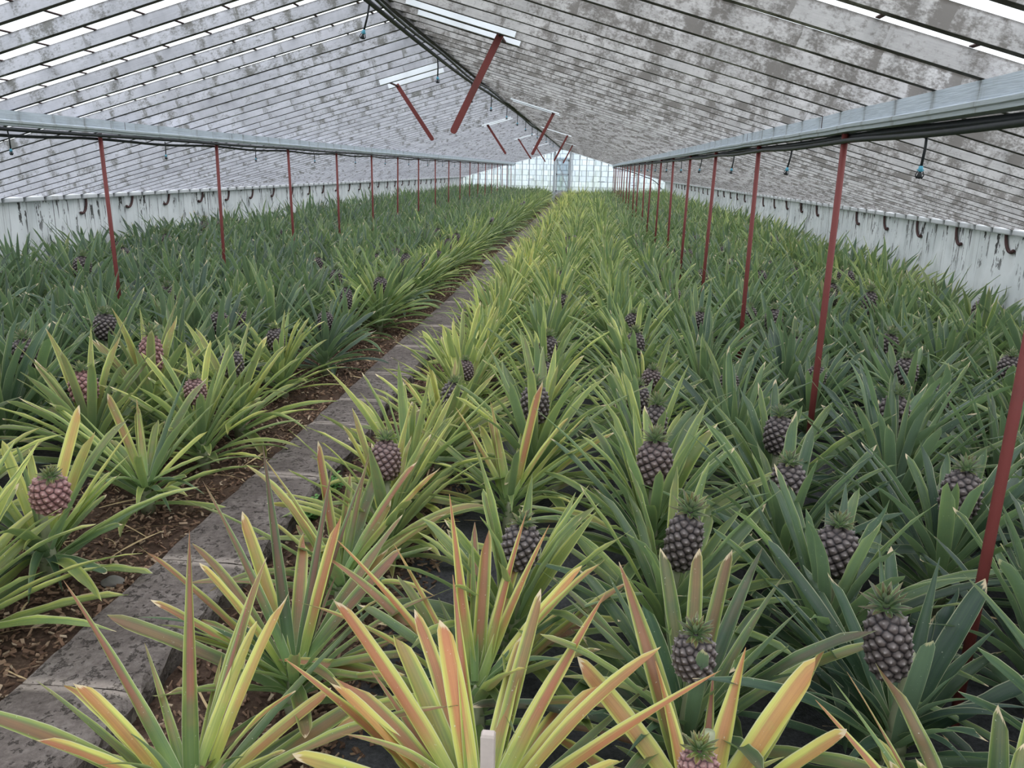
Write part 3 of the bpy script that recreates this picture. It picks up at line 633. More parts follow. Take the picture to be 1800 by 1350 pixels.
# ------------------------------------------------------------------ pineapple plants
def leaf_strip(g, C, S, N, W, fold, tint, ns=4, cut=0, wave=0, mat=0, wob=0):
    """C centreline, S side, N upper-side normal (all n x 3), W widths (n)"""
    n = len(C); sc = np.linspace(-1, 1, ns + 1); v = np.linspace(0, 1, n)
    if cut:
        # oblique end: one margin stops earlier than the other
        t = np.linspace(0, 1, n); T = np.zeros((n, ns + 1, 3)); V = np.zeros((n, ns + 1))
        for j, s_ in enumerate(sc):
            q = t * (1 - abs(cut) * .5 * (1 + np.sign(cut) * s_) * .9)
            for k in range(3): T[:, j, k] = np.interp(q, t, C[:, k])
            V[:, j] = q / max(q.max(), 1e-6)
        base = T
    else:
        base = np.repeat(C[:, None], ns + 1, 1); V = np.repeat(v[:, None], ns + 1, 1)
    P = base + S[:, None] * (W[:, None, None] / 2 * sc[None, :, None]) + N[:, None] * (fold * W[:, None, None] * (sc ** 2)[None, :, None])
    if wave:
        P = P + N[:, None] * (wave * np.sin(v * 23 + wob)[:, None, None] * (sc * np.abs(sc))[None, :, None])
    P = P.reshape(-1, 3); UV = np.stack([np.repeat(((sc + 1) / 2)[None], n, 0), V], -1).reshape(-1, 2)
    i, j = np.meshgrid(np.arange(n - 1), np.arange(ns), indexing='ij'); a = (i * (ns + 1) + j).ravel()
    F = np.stack([a, a + ns + 1, a + ns + 2, a + 1], 1)
    g.add(P, F, UV, np.repeat(np.array(tint)[None], len(P), 0), mat)

def width_profile(v, w, cut):
    p = .62 + .38 * np.sin(np.clip(v / .45, 0, 1) * np.pi / 2)
    taper = np.where(v > .45, 1 - ((v - .45) / .55) ** (1.7 if not cut else 3.2) * (.97 if not cut else .42), 1)
    if cut: taper = taper * np.clip((1.0 - v) / .03, .25, 1) ** .5
    return w * p * taper

def gleaf(g, p0, az, e0, bend, L, w, tint, n=12, ns=4, cut=0, twist=0, fold=.22, wave=.002, curl=0):
    v = np.linspace(0, 1, n); e = e0 - bend * v ** 1.6; a = az + curl * v ** 2
    ds = L / (n - 1)
    T = np.stack([np.cos(e) * np.cos(a), np.cos(e) * np.sin(a), np.sin(e)], 1)
    C = np.array(p0) + np.vstack([[0, 0, 0], np.cumsum((T[:-1] + T[1:]) / 2 * ds, 0)])
    C[:, 2] = np.maximum(C[:, 2], .012)
    S = np.stack([-np.sin(a), np.cos(a), 0 * a], 1); N = np.cross(T, S)
    tw = twist * v; S2 = S * np.cos(tw)[:, None] + N * np.sin(tw)[:, None]; N2 = np.cross(T, S2)
    leaf_strip(g, C, S2, N2, width_profile(v, w, cut), fold, tint, ns, cut, wave, wob=az * 5)

def rosette(seed, fruit=True, n=36, seg=12, ns=4, size=1.0, low_only=False, spread=1.0):
    q = np.random.default_rng(seed); g = Geo()
    for k in range(n):
        u = k / (n - 1)                                   # 0 = outermost and lowest
        if low_only: u = u * .55
        az = k * 2.39996 + q.uniform(-.25, .25)
        if fruit: e0 = math.radians(12 + 58 * u ** .8 + q.uniform(-8, 8)); L = .52 + .07 * math.sin(u * 3) + q.uniform(-.09, .09)
        else: e0 = math.radians(10 + 74 * u ** .85 + q.uniform(-7, 7)); L = .54 + .08 * math.sin(u * 3) + q.uniform(-.10, .11)
        if u > .9 and not fruit: L *= .8
        bend = q.uniform(.25, .75) * (1.15 - .7 * u) * (1 if q.random() < .8 else 1.6)
        w = q.uniform(.037, .058) * (1.1 - .25 * u)
        cut = 0
        if q.random() < .68: cut = q.choice([-1, 1]) * q.uniform(.05, .17); L *= .90
        z0 = .04 + .17 * u; r0 = .02 + .012 * (1 - u)
        p0 = (math.cos(az) * r0, math.sin(az) * r0, z0)
        tint = (.5 + q.uniform(-.13, .16) + .10 * (u - .5), q.uniform(.38, .62), 1.0 if q.random() < .4 else 0.0, q.random())
        gleaf(g, p0, az, e0, bend, L * size, w, tint, seg, ns, cut, q.uniform(-.5, .5), q.uniform(.14, .30), q.uniform(.0005, .003), q.uniform(-.22, .22))
    return g

# the per-leaf attribute is centred at 0.5, the plant's own values come with its object colour
def fruit_mesh(seed, Rr=.062, H=.185, N=96, nu=108, nv=84):
    q = np.random.default_rng(seed); k = np.arange(N); t = (k + .5) / N; th = k * 2.399963
    prof = lambda t: (1 - np.abs(2 * t - .92) ** 2.7 / 1.28) ** .55
    pt = lambda th, t: np.stack([Rr * prof(t) * np.cos(th), Rr * prof(t) * np.sin(th), H * t], -1)
    T, TH = np.meshgrid(np.linspace(.004, .996, nv), np.linspace(0, 2 * np.pi, nu, endpoint=False), indexing='ij')
    P = pt(TH, T).reshape(-1, 3); E = pt(th, t)
    D = np.linalg.norm(P[:, None] - E[None], axis=2); o = np.sort(D, 1); idx = D.argmin(1)
    d1, d2 = o[:, 0], o[:, 1]; edge = (d2 - d1) / 2
    cen = np.array([0, 0, H * .5]); Nn = P - [0, 0, 0]; Nn = np.stack([P[:, 0], P[:, 1], (P[:, 2] - cen[2]) * .35], 1); Nn /= np.linalg.norm(Nn, axis=1)[:, None]
    b = np.clip(edge / .0032, 0, 1); b = b * b * (3 - 2 * b)
    up = (P[:, 2] - E[idx, 2])
    spike = np.exp(-(d1 / .0026) ** 2)
    ht = b * .0034 + spike * .0058 + b * np.clip(1 - d1 / .013, 0, 1) * .0026 - np.clip(up / .012, -1, 1) * .0016
    P2 = P + Nn * ht[:, None] + np.array([0, 0, 1]) * (spike * .003)[:, None]
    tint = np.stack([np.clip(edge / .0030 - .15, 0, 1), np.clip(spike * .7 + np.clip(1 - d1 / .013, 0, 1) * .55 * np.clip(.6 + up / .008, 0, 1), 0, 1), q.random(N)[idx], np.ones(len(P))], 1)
    g = Geo(); i, j = np.meshgrid(np.arange(nv - 1), np.arange(nu), indexing='ij')
    a = (i * nu + j).ravel(); b_ = (i * nu + (j + 1) % nu).ravel()
    F = np.stack([a, b_, b_ + nu, a + nu], 1)
    g.add(P2, F, np.zeros((len(P2), 2)), tint)
    g.add([[0, 0, 0], [0, 0, H]], [[0, 0, 0, 0]])
    g.f.pop(); g.m.pop(); c0 = len(P2); fl = []
    for j in range(nu): fl += [[(j + 1) % nu, j, c0, c0], [(nv - 1) * nu + j, (nv - 1) * nu + (j + 1) % nu, c0 + 1, c0 + 1]]
    g.f.append(np.array(fl)); g.m.append(np.zeros(len(fl), int))
    return g.mesh('pineapple', [M_FRUIT], True)

def crown_mesh(seed, size=1.0, n=34):
    q = np.random.default_rng(seed); g = Geo()
    for k in range(n):
        u = k / (n - 1); az = k * 2.39996; e0 = math.radians(-5 + 88 * u + q.uniform(-8, 8)); L = (.042 + .022 * math.sin(u * 3.1)) * size * q.uniform(.85, 1.15)
        p0 = (math.cos(az) * .013 * (1 - u * .7), math.sin(az) * .013 * (1 - u * .7), .028 * u * size)
        gleaf(g, p0, az, e0, -.35 if u < .4 else .5 * (1 - u), L, .0165 * size, (.42 + q.uniform(-.1, .1), .5, 0, q.random()), 6, 2, 0, 0, .2, 0)
    P = np.vstack(g.v)
    return g.mesh('crown', [M_LEAF], True)

FRUITS = [fruit_mesh(s, r, h) for s, r, h in ((1, .055, .205), (2, .060, .155), (3, .055, .140), (4, .060, .170))]
FH = [.205, .155, .140, .170]
CROWNS = [crown_mesh(s, z) for s, z in ((1, 1.0), (2, .8), (3, .65), (4, .9))]
LF = [rosette(100 + i, True, 40 + i % 3 * 3).mesh('leaves', [M_LEAF], True) for i in range(9)]
LN = [rosette(200 + i, False, 44 + i % 3 * 3).mesh('leaves', [M_LEAF], True) for i in range(9)]
sg = Geo(); sg.tube([(0, 0, .0), (0, 0, .12), (0, 0, .30), (0, 0, .41)], [.035, .032, .016, .014], 10); STEM = sg.mesh('stem', [M_LEAF], True)
sg = Geo(); sg.tube([(0, 0, .0), (0, 0, .06), (0, 0, .13), (0, 0, .17)], [.034, .030, .016, .004], 10); STUMP = sg.mesh('stem', [M_LEAF], True)

def plant(x, y, rz, label, stress, red, fruit=None, pink=.5, leaves=None, scale=1.0, tilt=(0, 0), group=None, fz=None, flean=(0, 0), crown=None, z=None):
    z = (.06 if x < -1.5 else 0) if z is None else z
    e = link('pineapple_plant', None, None, (x, y, z), (tilt[0], tilt[1], rz), label=label, category='plant')
    e.scale = (scale, scale, scale); e.empty_display_size = .1
    if group: e['group'] = group
    col = (stress, red, 0, 1)
    o = link('leaves', leaves, e); o.color = col
    s = link('stem', STEM if fruit is not None else STUMP, e); s.color = (min(stress, .45), .0, 0, 1)
    if fruit is not None:
        h = (fz if fz is not None else .39)
        f = link('pineapple', FRUITS[fruit], e, (flean[0] * .1, flean[1] * .1, h), (-flean[1], flean[0], random.uniform(0, 6))); f.color = (stress, pink, 0, 1)
        c = link('crown', CROWNS[fruit if crown is None else crown], f, (0, 0, FH[fruit] - .006)); c.color = (.30 + .3 * stress, .52, 0, 1)
    return e

# --- row layout (x of each row, in metres) measured from the kerb
ROWS_R = [-.78, -.22, .34, .88, 1.47, 2.03, 2.55, 3.02, 3.42]
ROWS_L = [-2.06, -2.56, -3.12, -3.68, -4.25, -4.85, -5.40, -5.90]
def row_name(x):
    for i, r in enumerate(ROWS_R):
        if abs(x - r) < .24: return ORD[i] + ' row right of kerb'
    for i, r in enumerate(ROWS_L):
        if abs(x - r) < .24: return ORD[i] + ' row left of kerb'
    return 'row'

# --- hand-posed foreground plants: each leaf tip is where that leaf ends in space
def posed_leaves(base, tips, filler_seed, nfill, stress0, red0, Wd=.042):
    """base: Vector (ground point); tips: (px, py, width_scale, kind, stress, red, depth)"""
    g = rosette(filler_seed, False, nfill, 14, 4, 1.0, low_only=True) if nfill else Geo()
    rr = np.random.default_rng(filler_seed)
    C0 = base + Vector((0, 0, .12))
    for (px, py, ws, kind, st, rd, dp) in tips:
        d = ray(px, py); t = (C0 - CAM).dot(d); close = CAM + d * t; dist = (close - C0).length
        Lm = max(.74, dist * 1.04); half = math.sqrt(max(Lm * Lm - dist * dist, 0))
        tip = CAM + d * (t + dp * min(half, .45))
        if tip.z < .03: tip = CAM + d * ((.03 - CAM_H) / d.z)
        az = math.atan2(tip.y - C0.y, tip.x - C0.x); r0 = .022
        p0 = C0 + Vector((math.cos(az) * r0, math.sin(az) * r0, rr.uniform(-.03, .05))); ch = tip - p0
        arch = .05 + (.20 if kind == 'd' else 0)
        hor = Vector((math.cos(az), math.sin(az), 0)); el = math.atan2(ch.z, math.hypot(ch.x, ch.y))
        if el > 1.1: arch *= .4
        ctrl = p0 + ch * .5 + (Vector((0, 0, 1)) * math.cos(el) - hor * math.sin(el)) * ch.length * arch
        n = 20; v = np.linspace(0, 1, n)[:, None]; p0a, ca, ta = np.array(p0), np.array(ctrl), np.array(tip)
        C = (1 - v) ** 2 * p0a + 2 * v * (1 - v) * ca + v ** 2 * ta
        T = np.gradient(C, axis=0); T /= np.linalg.norm(T, axis=1)[:, None]
        S0 = np.array([-math.sin(az), math.cos(az), 0.0]); S = S0 - T * (T @ S0)[:, None]; S /= np.linalg.norm(S, axis=1)[:, None]
        N = np.cross(T, S); tw = (rr.uniform(-.35, .35) * v[:, 0])[:, None]
        S2 = S * np.cos(tw) + N * np.sin(tw); N2 = np.cross(T, S2)
        cut = 0 if kind in 'pd' else rr.choice([-1, 1]) * rr.uniform(.04, .10)
        Wp = width_profile(v[:, 0], Wd * ws, cut)
        if kind in 'pd': Wp = Wd * ws * (.8 + .2 * np.sin(np.clip(v[:, 0] / .3, 0, 1) * 1.57)) * (1 - .97 * v[:, 0] ** 1.9)
        C = C - np.array(base)
        leaf_strip(g, C, S2, N2, Wp, rr.uniform(.18, .30), (.5 + st - stress0, .5 + rd - red0, 1.0 if kind == 'c' and rr.random() < .6 else 0.0, rr.random()), 6, cut, .0008, wob=az)
    return g.mesh('leaves', [M_LEAF], True)

HERO = []   # occupied positions
def hero(px, py, tips, label, stress, red, fruit=None, nfill=14, seed=1, fpx=None, fz=None, pink=.5, crown=None, Wd=.042, z=.15, fscale=1.0, xy=None):
    b = unproj(px, py, z) if xy is None else Vector((*xy, 0)); gz = .06 if b.x < -1.5 else 0.0
    base = Vector((b.x, b.y, gz))
    lv = posed_leaves(base, tips, 900 + seed, nfill, stress, red, Wd)
    lean = (0, 0); fzz = .36
    if fpx is not None and fruit is not None:
        zc = .45 if fz is None else fz
        c = unproj(*fpx, zc); lean = None
    e = plant(base.x, base.y, 0, label, stress, red, fruit, pink, lv, crown=crown, z=gz)
    if fpx is not None and fruit is not None:
        f = [o for o in e.children if o.name.startswith('pineapple')][0]
        H = FH[fruit] * fscale; f.scale = (fscale,) * 3
        off = Vector((c.x - base.x, c.y - base.y, 0)); ax = Vector((off.x, off.y, .40)).normalized()
        ctr = Vector((c.x, c.y, zc)) - Vector((base.x, base.y, gz))
        f.location = ctr - ax * H * .5; f.rotation_euler = ax.to_track_quat('Z', 'Y').to_euler()
    HERO.append((base.x, base.y)); return e
A = .0   # shorthand values for the tip tables: (px, py, width, kind, stress, red, depth)
hero(335, 1400, [(110, 1018, 1.0, 'p', .45, .95, .1), (333, 932, 1.05, 'p', .5, 1.0, 0), (452, 1008, .75, 'p', .45, .9, .2), (508, 1038, 1.0, 'c', .85, .6, -.1), (455, 1092, .9, 'c', .8, .4, .1),
     (130, 1198, 1.1, 'c', .8, .8, -.1), (52, 1297, 1.15, 'c', .75, .9, -.3), (62, 1195, .8, 'p', .45, .3, .2), (254, 1130, .7, 'p', .5, .5, .3), (585, 1212, 1.0, 'c', .8, .8, .1), (500, 1322, .9, 'c', .6, .5, -.5),
     (640, 1080, .8, 'p', .35, .2, .4), (430, 1330, .8, 'd', .35, .1, -.5), (390, 1150, .8, 'p', .55, .4, .5), (560, 1270, .8, 'c', .45, .3, .4), (230, 1290, .8, 'd', .4, .2, -.6), (175, 1345, .9, 'd', .5, .4, -.5)],
     'orange-streaked pineapple plant with pointed pink-striped leaves beside the nearest kerb slab', .6, .7, seed=1)
hero(515, 1180, [(244, 960, 1.0, 'c', .6, .9, 0), (348, 992, 1.1, 'c', .75, .6, -.2), (263, 1058, 1.1, 'c', .55, .9, -.3), (238, 1085, .7, 'd', .25, .1, -.1), (322, 1118, .9, 'c', .5, .4, -.5), (356, 845, .95, 'p', .35, .8, .1),
     (422, 900, 1.0, 'c', .75, .6, .1), (462, 782, 1.0, 'p', .25, .7, .1), (584, 822, .95, 'p', .3, .8, .1), (598, 905, 1.0, 'c', .7, .9, -.1), (652, 800, .9, 'p', .3, .75, .3), (708, 966, 1.2, 'c', .4, .8, 0), (684, 960, .9, 'c', .6, .5, .3),
     (750, 1110, 1.1, 'c', .55, .9, -.2), (592, 1008, .6, 'p', .4, .8, .5), (690, 1040, .8, 'p', .35, .2, .3), (745, 1150, 1.0, 'c', .5, .5, -.4), (700, 1210, 1.0, 'c', .5, .4, -.7), (380, 1075, .7, 'd', .3, .1, .4), (620, 1240, 1.1, 'd', .45, .6, -.8), (400, 1180, .9, 'c', .5, .5, -.6), (540, 1300, 1.1, 'c', .45, .6, -1)],
     'pineapple plant with dark red-striped leaves leaning over the kerb, behind the nearest', .5, .7, seed=2)
hero(600, 1010, [(556, 775, .9, 'c', .6, .95, .1), (735, 808, 1.0, 'c', .5, .9, .1), (775, 820, .9, 'c', .7, .6, .3), (500, 870, .8, 'p', .7, .7, 0), (460, 800, .8, 'p', .6, .6, .2), (650, 790, .8, 'p', .5, .7, .2), (788, 900, .9, 'c', .6, .5, -.1), (640, 1095, .9, 'd', .3, .1, -.8),
     (480, 920, .8, 'c', .6, .5, -.2), (520, 960, .7, 'c', .5, .3, -.5), (690, 880, .9, 'c', .6, .4, .4), (760, 965, .9, 'c', .35, .2, -.3), (470, 1010, .8, 'd', .5, .3, -.5), (620, 850, .8, 'p', .6, .3, .4), (720, 1060, .9, 'd', .3, .2, -.6)],
     'slim pineapple plant with brownish striped leaves in front of the first fruiting kerbside plant', .5, .6, seed=3)
hero(835, 1215, [(588, 945, 1.05, 'p', .85, 1.0, .1), (692, 955, .6, 'p', .8, .8, .2), (790, 868, .95, 'p', .7, 1.0, 0), (830, 935, .6, 'p', .5, .2, .2), (856, 930, .95, 'c', .6, .9, 0), (926, 898, .95, 'p', .7, 1.0, .05), (966, 922, .85, 'p', .75, .9, .1), (1026, 996, 1.0, 'c', .9, .8, -.1),
     (628, 1060, 1.0, 'c', .35, .2, -.1), (700, 1075, .6, 'd', .3, .1, .1), (1090, 1050, .9, 'd', .3, .1, .1), (745, 1135, .9, 'd', .3, .1, -.4), (990, 1075, .9, 'c', .7, .5, .3), (1060, 1140, .9, 'c', .5, .4, -.2), (700, 1010, .8, 'c', .45, .3, .4), (1010, 1165, .9, 'd', .3, .2, -.5), (905, 1290, 1.0, 'd', .35, .2, -.9), (770, 1050, .8, 'p', .4, .2, .5)],
     'bright pineapple plant with upright orange leaves, directly behind the wooden stake', .6, .75, seed=4, Wd=.045)
hero(840, 1450, [(585, 1050, 1.1, 'c', .85, 1.0, 0), (694, 1115, 1.2, 'c', .6, .4, .1), (778, 1088, 1.15, 'c', .9, 1.0, 0), (796, 1010, .9, 'p', .6, 1.0, .1), (1066, 1040, 1.1, 'p', .75, 1.0, .1), (920, 1120, 1.0, 'c', .7, .7, .3), (500, 1158, 1.1, 'p', .7, .95, -.1),
     (573, 1192, 1.2, 'c', .9, .8, -.3), (512, 1333, 1.2, 'c', .8, .4, -.6), (1268, 1178, 1.15, 'p', .85, 1.0, 0), (1056, 1200, 1.1, 'c', .9, .8, .1), (755, 1172, .6, 'p', .5, .3, .4), (650, 1175, .7, 'p', .5, .9, .3), (1160, 1190, .7, 'p', .4, .3, .5), (1100, 1335, 1.1, 'c', .9, .4, -.6), (955, 1035, .9, 'c', .6, .6, .4), (1010, 1140, 1.0, 'c', .8, .8, .3), (600, 1290, 1, 'd', .5, .6, -.4)],
     'orange and yellow pineapple plant tied to the wooden stake at the front', .7, .85, seed=5, nfill=10, Wd=.047)
hero(1230, 1450, [(1010, 1158, 1.15, 'c', .85, .8, .1), (1152, 1162, 1.0, 'p', .8, .9, .1), (1254, 1182, .8, 'p', .5, 1.0, .3), (1311, 1138, 1.25, 'p', .9, .9, .1), (1440, 1160, 1.25, 'c', .95, .8, 0), (1318, 1292, .9, 'p', .5, .5, .2), (1492, 1288, 1.1, 'c', .85, .7, -.4), (1150, 1355, 1.1, 'c', .85, .5, -.4), (1080, 1310, .9, 'd', .4, .2, .2), (1380, 1330, .9, 'd', .5, .3, -.3), (1150, 1235, .9, 'd', .35, .2, .4)],
     'yellow and orange pineapple plant with a small pinkish young fruit at the bottom edge', .7, .8, fruit=2, fpx=(1228, 1352), fz=.36, pink=.85, crown=3, seed=6, nfill=8, Wd=.052, fscale=.75)
hero(1210, 1275, [(1164, 962, .95, 'c', .35, .3, 0), (1226, 963, .95, 'c', .5, .6, .05), (1284, 965, .95, 'c', .45, .6, .1), (1380, 1008, 1.0, 'p', .35, .4, .1), (1402, 1075, 1.0, 'p', .3, .2, -.2), (1070, 1012, 1.0, 'p', .3, .1, .1), (990, 1045, .9, 'p', .35, .2, 0), (1020, 1000, 1.0, 'c', .3, .1, .3), (1240, 1142, .9, 'c', .2, 0, -.9),
      (1130, 1060, 1.0, 'c', .2, 0, -.2), (1390, 1135, 1.0, 'c', .35, .2, -.4), (980, 1190, 1.0, 'd', .5, .3, -.2), (1260, 1210, .9, 'd', .5, .3, -.5), (1020, 1260, .9, 'd', .2, 0, -.5), (1440, 1180, 1.0, 'd', .3, .1, -.3), (1100, 1330, .9, 'd', .2, .0, -.8), (1080, 1130, .9, 'c', .25, .1, .5), (1340, 1060, .9, 'c', .3, .1, .5), (1020, 1120, .9, 'c', .35, .2, .3)],
      'green pineapple plant with a dark grey-crowned fruit, nearest in the third row', .32, .3, fruit=3, fpx=(1220, 1150), fz=.46, crown=3, fscale=.84, seed=7, Wd=.046)
hero(1575, 1290, [(1456, 1005, 1.0, 'c', .15, 0, 0), (1346, 950, 1.1, 'c', .15, 0, .1), (1346, 1030, 1.0, 'p', .1, 0, -.2), (1545, 955, .9, 'p', .25, .1, .3), (1562, 960, .9, 'c', .15, .0, .4), (1652, 980, 1.1, 'p', .15, .0, .2), (1738, 1020, 1.2, 'c', .1, 0, 0), (1750, 1105, .9, 'p', .15, 0, .1), (1810, 1245, 1.1, 'd', .05, 0, -.1), (1810, 1270, 1.0, 'd', .05, 0, -.3), (1733, 1232, .9, 'd', .05, 0, -.5), (1688, 1180, .9, 'd', .1, 0, -.4),
      (1635, 1125, .9, 'c', .05, 0, -.8), (1430, 1075, 1.1, 'c', .15, 0, .2), (1440, 1170, 1.0, 'd', .1, 0, -.3), (1350, 1110, 1.0, 'p', .15, 0, 0), (1480, 1350, 1.0, 'd', .1, 0, -.6), (1700, 1340, 1.0, 'd', .1, 0, -.6), (1640, 1080, .8, 'c', .1, 0, .2), (1400, 1215, .9, 'd', .15, 0, -.5)],
      'blue-green pineapple plant with the biggest dark fruit, at the lower right', .12, .02, fruit=0, fpx=(1560, 1128), fz=.46, crown=0, seed=8, Wd=.050, nfill=18)
hero(1690, 1460, [(1433, 1230, 1.0, 'p', .75, .95, 0), (1488, 1180, .5, 'p', .6, .9, .1), (1464, 1195, .5, 'p', .45, .1, .1), (1540, 1300, .9, 'c', .6, .3, .2), (1610, 1330, .8, 'c', .6, .3, -.1), (1800, 1300, 1, 'c', .4, .2, 0), (1760, 1240, 1, 'c', .35, .2, .2), (1560, 1340, 1.2, 'c', .6, .5, -.2), (1840, 1180, 1.1, 'c', .5, .2, .2)],
      'pineapple plant at the bottom right corner with thin orange-striped leaves', .5, .6, seed=9, nfill=8, Wd=.045, xy=(.92, 1.42))
hero(85, 985, [(28, 785, 1.1, 'c', .5, .1, -.3), (143, 712, 1.05, 'c', .9, .6, .2), (165, 758, 1.0, 'c', .85, .4, .3), (240, 742, .9, 'p', .8, .3, .1), (232, 795, .9, 'p', .6, .2, 0), (213, 832, 1.0, 'c', .55, .1, -.1), (219, 920, 1.1, 'c', .35, .1, -.3), (185, 1010, 1.1, 'c', .25, 0, -.6), (0, 775, 1.0, 'c', .8, .2, .2), (25, 940, 1.0, 'c', .7, .2, -.4), (48, 790, .8, 'c', .7, .3, .5),
      (-40, 820, 1, 'c', .6, .2, 0), (-60, 900, 1, 'c', .4, .1, 0), (110, 1040, .8, 'd', .2, 0, -.7), (50, 1060, .9, 'd', .3, .1, -.8), (190, 870, .9, 'c', .5, .1, .2), (40, 970, .8, 'd', .6, .1, -.9), (130, 890, .7, 'c', .5, .1, -.6), (-20, 1040, 1, 'd', .25, 0, -.5), (195, 830, .8, 'c', .6, .2, .4)],
      'yellow-green pineapple plant bearing a pinkish ripening fruit, nearest on the left of the kerb', .5, .2, fruit=1, fpx=(88, 866), fz=.50, pink=.9, crown=2, seed=10, Wd=.047)
hero(258, 868, [(186, 692, 1.0, 'c', .7, .7, .2), (332, 648, .9, 'p', .3, 0, .4), (330, 735, .9, 'p', .5, .2, .3), (368, 755, 1.0, 'c', .8, .2, 0), (362, 802, 1.0, 'c', .6, .1, -.2), (330, 838, .9, 'c', .4, .1, -.4), (276, 738, .8, 'c', .5, .3, .5), (130, 715, 1.0, 'p', .5, .2, .1), (55, 745, .9, 'p', .5, .2, .1), (240, 905, .9, 'd', .6, .1, -.9), (190, 770, 1.0, 'c', .5, .3, .4), (240, 715, .9, 'c', .6, .5, .5),
      (160, 860, .9, 'd', .4, .1, -.5), (360, 870, .9, 'd', .3, .1, -.5), (300, 900, .9, 'd', .3, 0, -.8), (140, 800, .9, 'c', .45, .2, 0), (240, 700, .8, 'p', .6, .6, .6), (385, 700, .8, 'p', .45, .2, .5)],
      'leafy yellow-green pineapple plant without fruit, second on the left of the kerb', .5, .25, seed=11, Wd=.045)
hero(895, 885, [(862, 705, 1.0, 'p', .6, .5, .2), (952, 668, 1.0, 'c', .75, .95, .1), (860, 735, .9, 'c', .6, .5, .3), (800, 715, 1.0, 'p', .7, .6, .2), (1000, 735, 1.0, 'c', .7, .6, .1), (1035, 725, .9, 'p', .7, .4, .3), (1095, 742, .9, 'p', .5, .1, .2), (770, 770, 1.0, 'p', .45, .1, 0), (1030, 815, 1.0, 'p', .4, .1, -.2), (800, 850, .9, 'd', .4, 0, -.4), (910, 790, .8, 'c', .5, .1, -.6), (900, 900, .8, 'd', .5, 0, -.9), (760, 810, .9, 'd', .4, 0, -.1), (1010, 880, .9, 'd', .35, 0, -.6), (930, 765, .8, 'c', .3, 0, .5)],
      'wide bright yellow-green pineapple plant without fruit, fifth in the second row', .6, .4, seed=12, Wd=.046)

# --- the measured fruiting plants (x, y) and every other position on the grid
FR = {(-.77, 3.01): (3, .25), (-.76, 4.12): (1, 0), (-.73, 4.84): (2, .1), (-.20, 2.38): (1, 0), (-.21, 3.86): (3, 0), (-.24, 4.71): (1, 0), (-.23, 5.36): (3, 0), (-.26, 8.94): (1, 0), (-.27, 13.2): (1, 0),
      (.32, 2.50): (0, 0), (.33, 3.08): (3, .1), (.35, 3.66): (0, 0), (.35, 4.23): (1, 0), (.37, 4.72): (2, .1), (.38, 5.44): (3, 0), (.38, 6.21): (2, 0), (.85, 2.42): (1, 0), (.85, 2.99): (1, 0), (.94, 3.62): (3, 0), (.93, 4.77): (2, 0), (.91, 6.56): (2, 0), (.84, 7.41): (2, 0),
      (1.42, 2.93): (3, 0), (1.52, 3.87): (3, 0), (1.46, 4.94): (2, 0), (1.52, 5.66): (1, 0), (1.58, 6.51): (1, 0), (2.01, 4.85): (2, 0), (2.15, 5.86): (3, 0), (2.62, 4.97): (2, 0), (3.36, 7.09): (1, 0),
      (-2.5, 3.7): (1, .8), (-1.97, 3.82): (2, .5), (-2.47, 4.2): (0, .8), (-2.0, 4.35): (1, 0), (-2.05, 5.19): (1, 0), (-1.98, 5.87): (2, 0), (-1.98, 7.57): (3, 0), (-2.52, 5.61): (1, 0), (-3.18, 4.97): (1, 0), (-3.2, 4.27): (1, 0)}
plants = []   # x, y, fruit or None, pink, stress, red
def tones(x, y):
    """how yellow and how red the plants are, by row, as in the photograph"""
    if x > -1.5:
        if x < -.5: s, r = .58, .32
        elif x < .1: s, r = .47, .18
        elif x < .6: s, r = .42, .12
        elif x < 1.2: s, r = .26, .04
        elif x < 2.3: s, r = .18, .02
        else: s, r = .27, .03
        if x < .6: s += .04 if y > 5 else 0; r *= (1 if y < 5 else .55)
        if .6 < x and y > 8: s += .08
        if .1 < x < .6 and y < 3.4: s -= .04
    else:
        if x > -2.2: s, r = (.58, .22) if y < 5.6 else (.46, .05)
        elif x > -2.8: s, r = (.50, .35) if y < 4.6 else (.24, .05)
        elif x > -3.4: s, r = .24, .03
        else: s, r = .15, .01
    return s, r
for (x, y), (f, pk) in FR.items():
    s, r = tones(x, y)
    if (x, y) == (-1.98, 5.87): s = .12
    plants.append([x, y, f, .5 + pk / 2, s, r])
taken = [(p[0], p[1]) for p in plants] + HERO
q = np.random.default_rng(5)
for rows in (ROWS_R, ROWS_L):
    for ri, x0 in enumerate(rows):
        y = 1.5 + q.uniform(0, .3) - (.585 if x0 > 1.2 or x0 < -2.2 else 0)
        if x0 < -4: y = 2.0
        while y < YE - .5:
            x = x0 + q.normal(0, .035); yy_ = y + q.normal(0, .05)
            y += .585
            if x0 > -.5 and x0 < 1.2 and yy_ < 1.9: continue
            if any(abs(tx - x) < .26 and abs(ty - yy_) < .34 for tx, ty in taken): continue
            f = None; pk = 0
            pr = .24 if x0 > 0 else .20
            if q.random() < pr and not (x0 < -.5 and x0 > -1.5): f = int(q.integers(0, 4))
            s, r = tones(x, yy_)
            plants.append([x, yy_, f, .5 + pk / 2, s + q.normal(0, .055), max(0, r + q.normal(0, .05))])
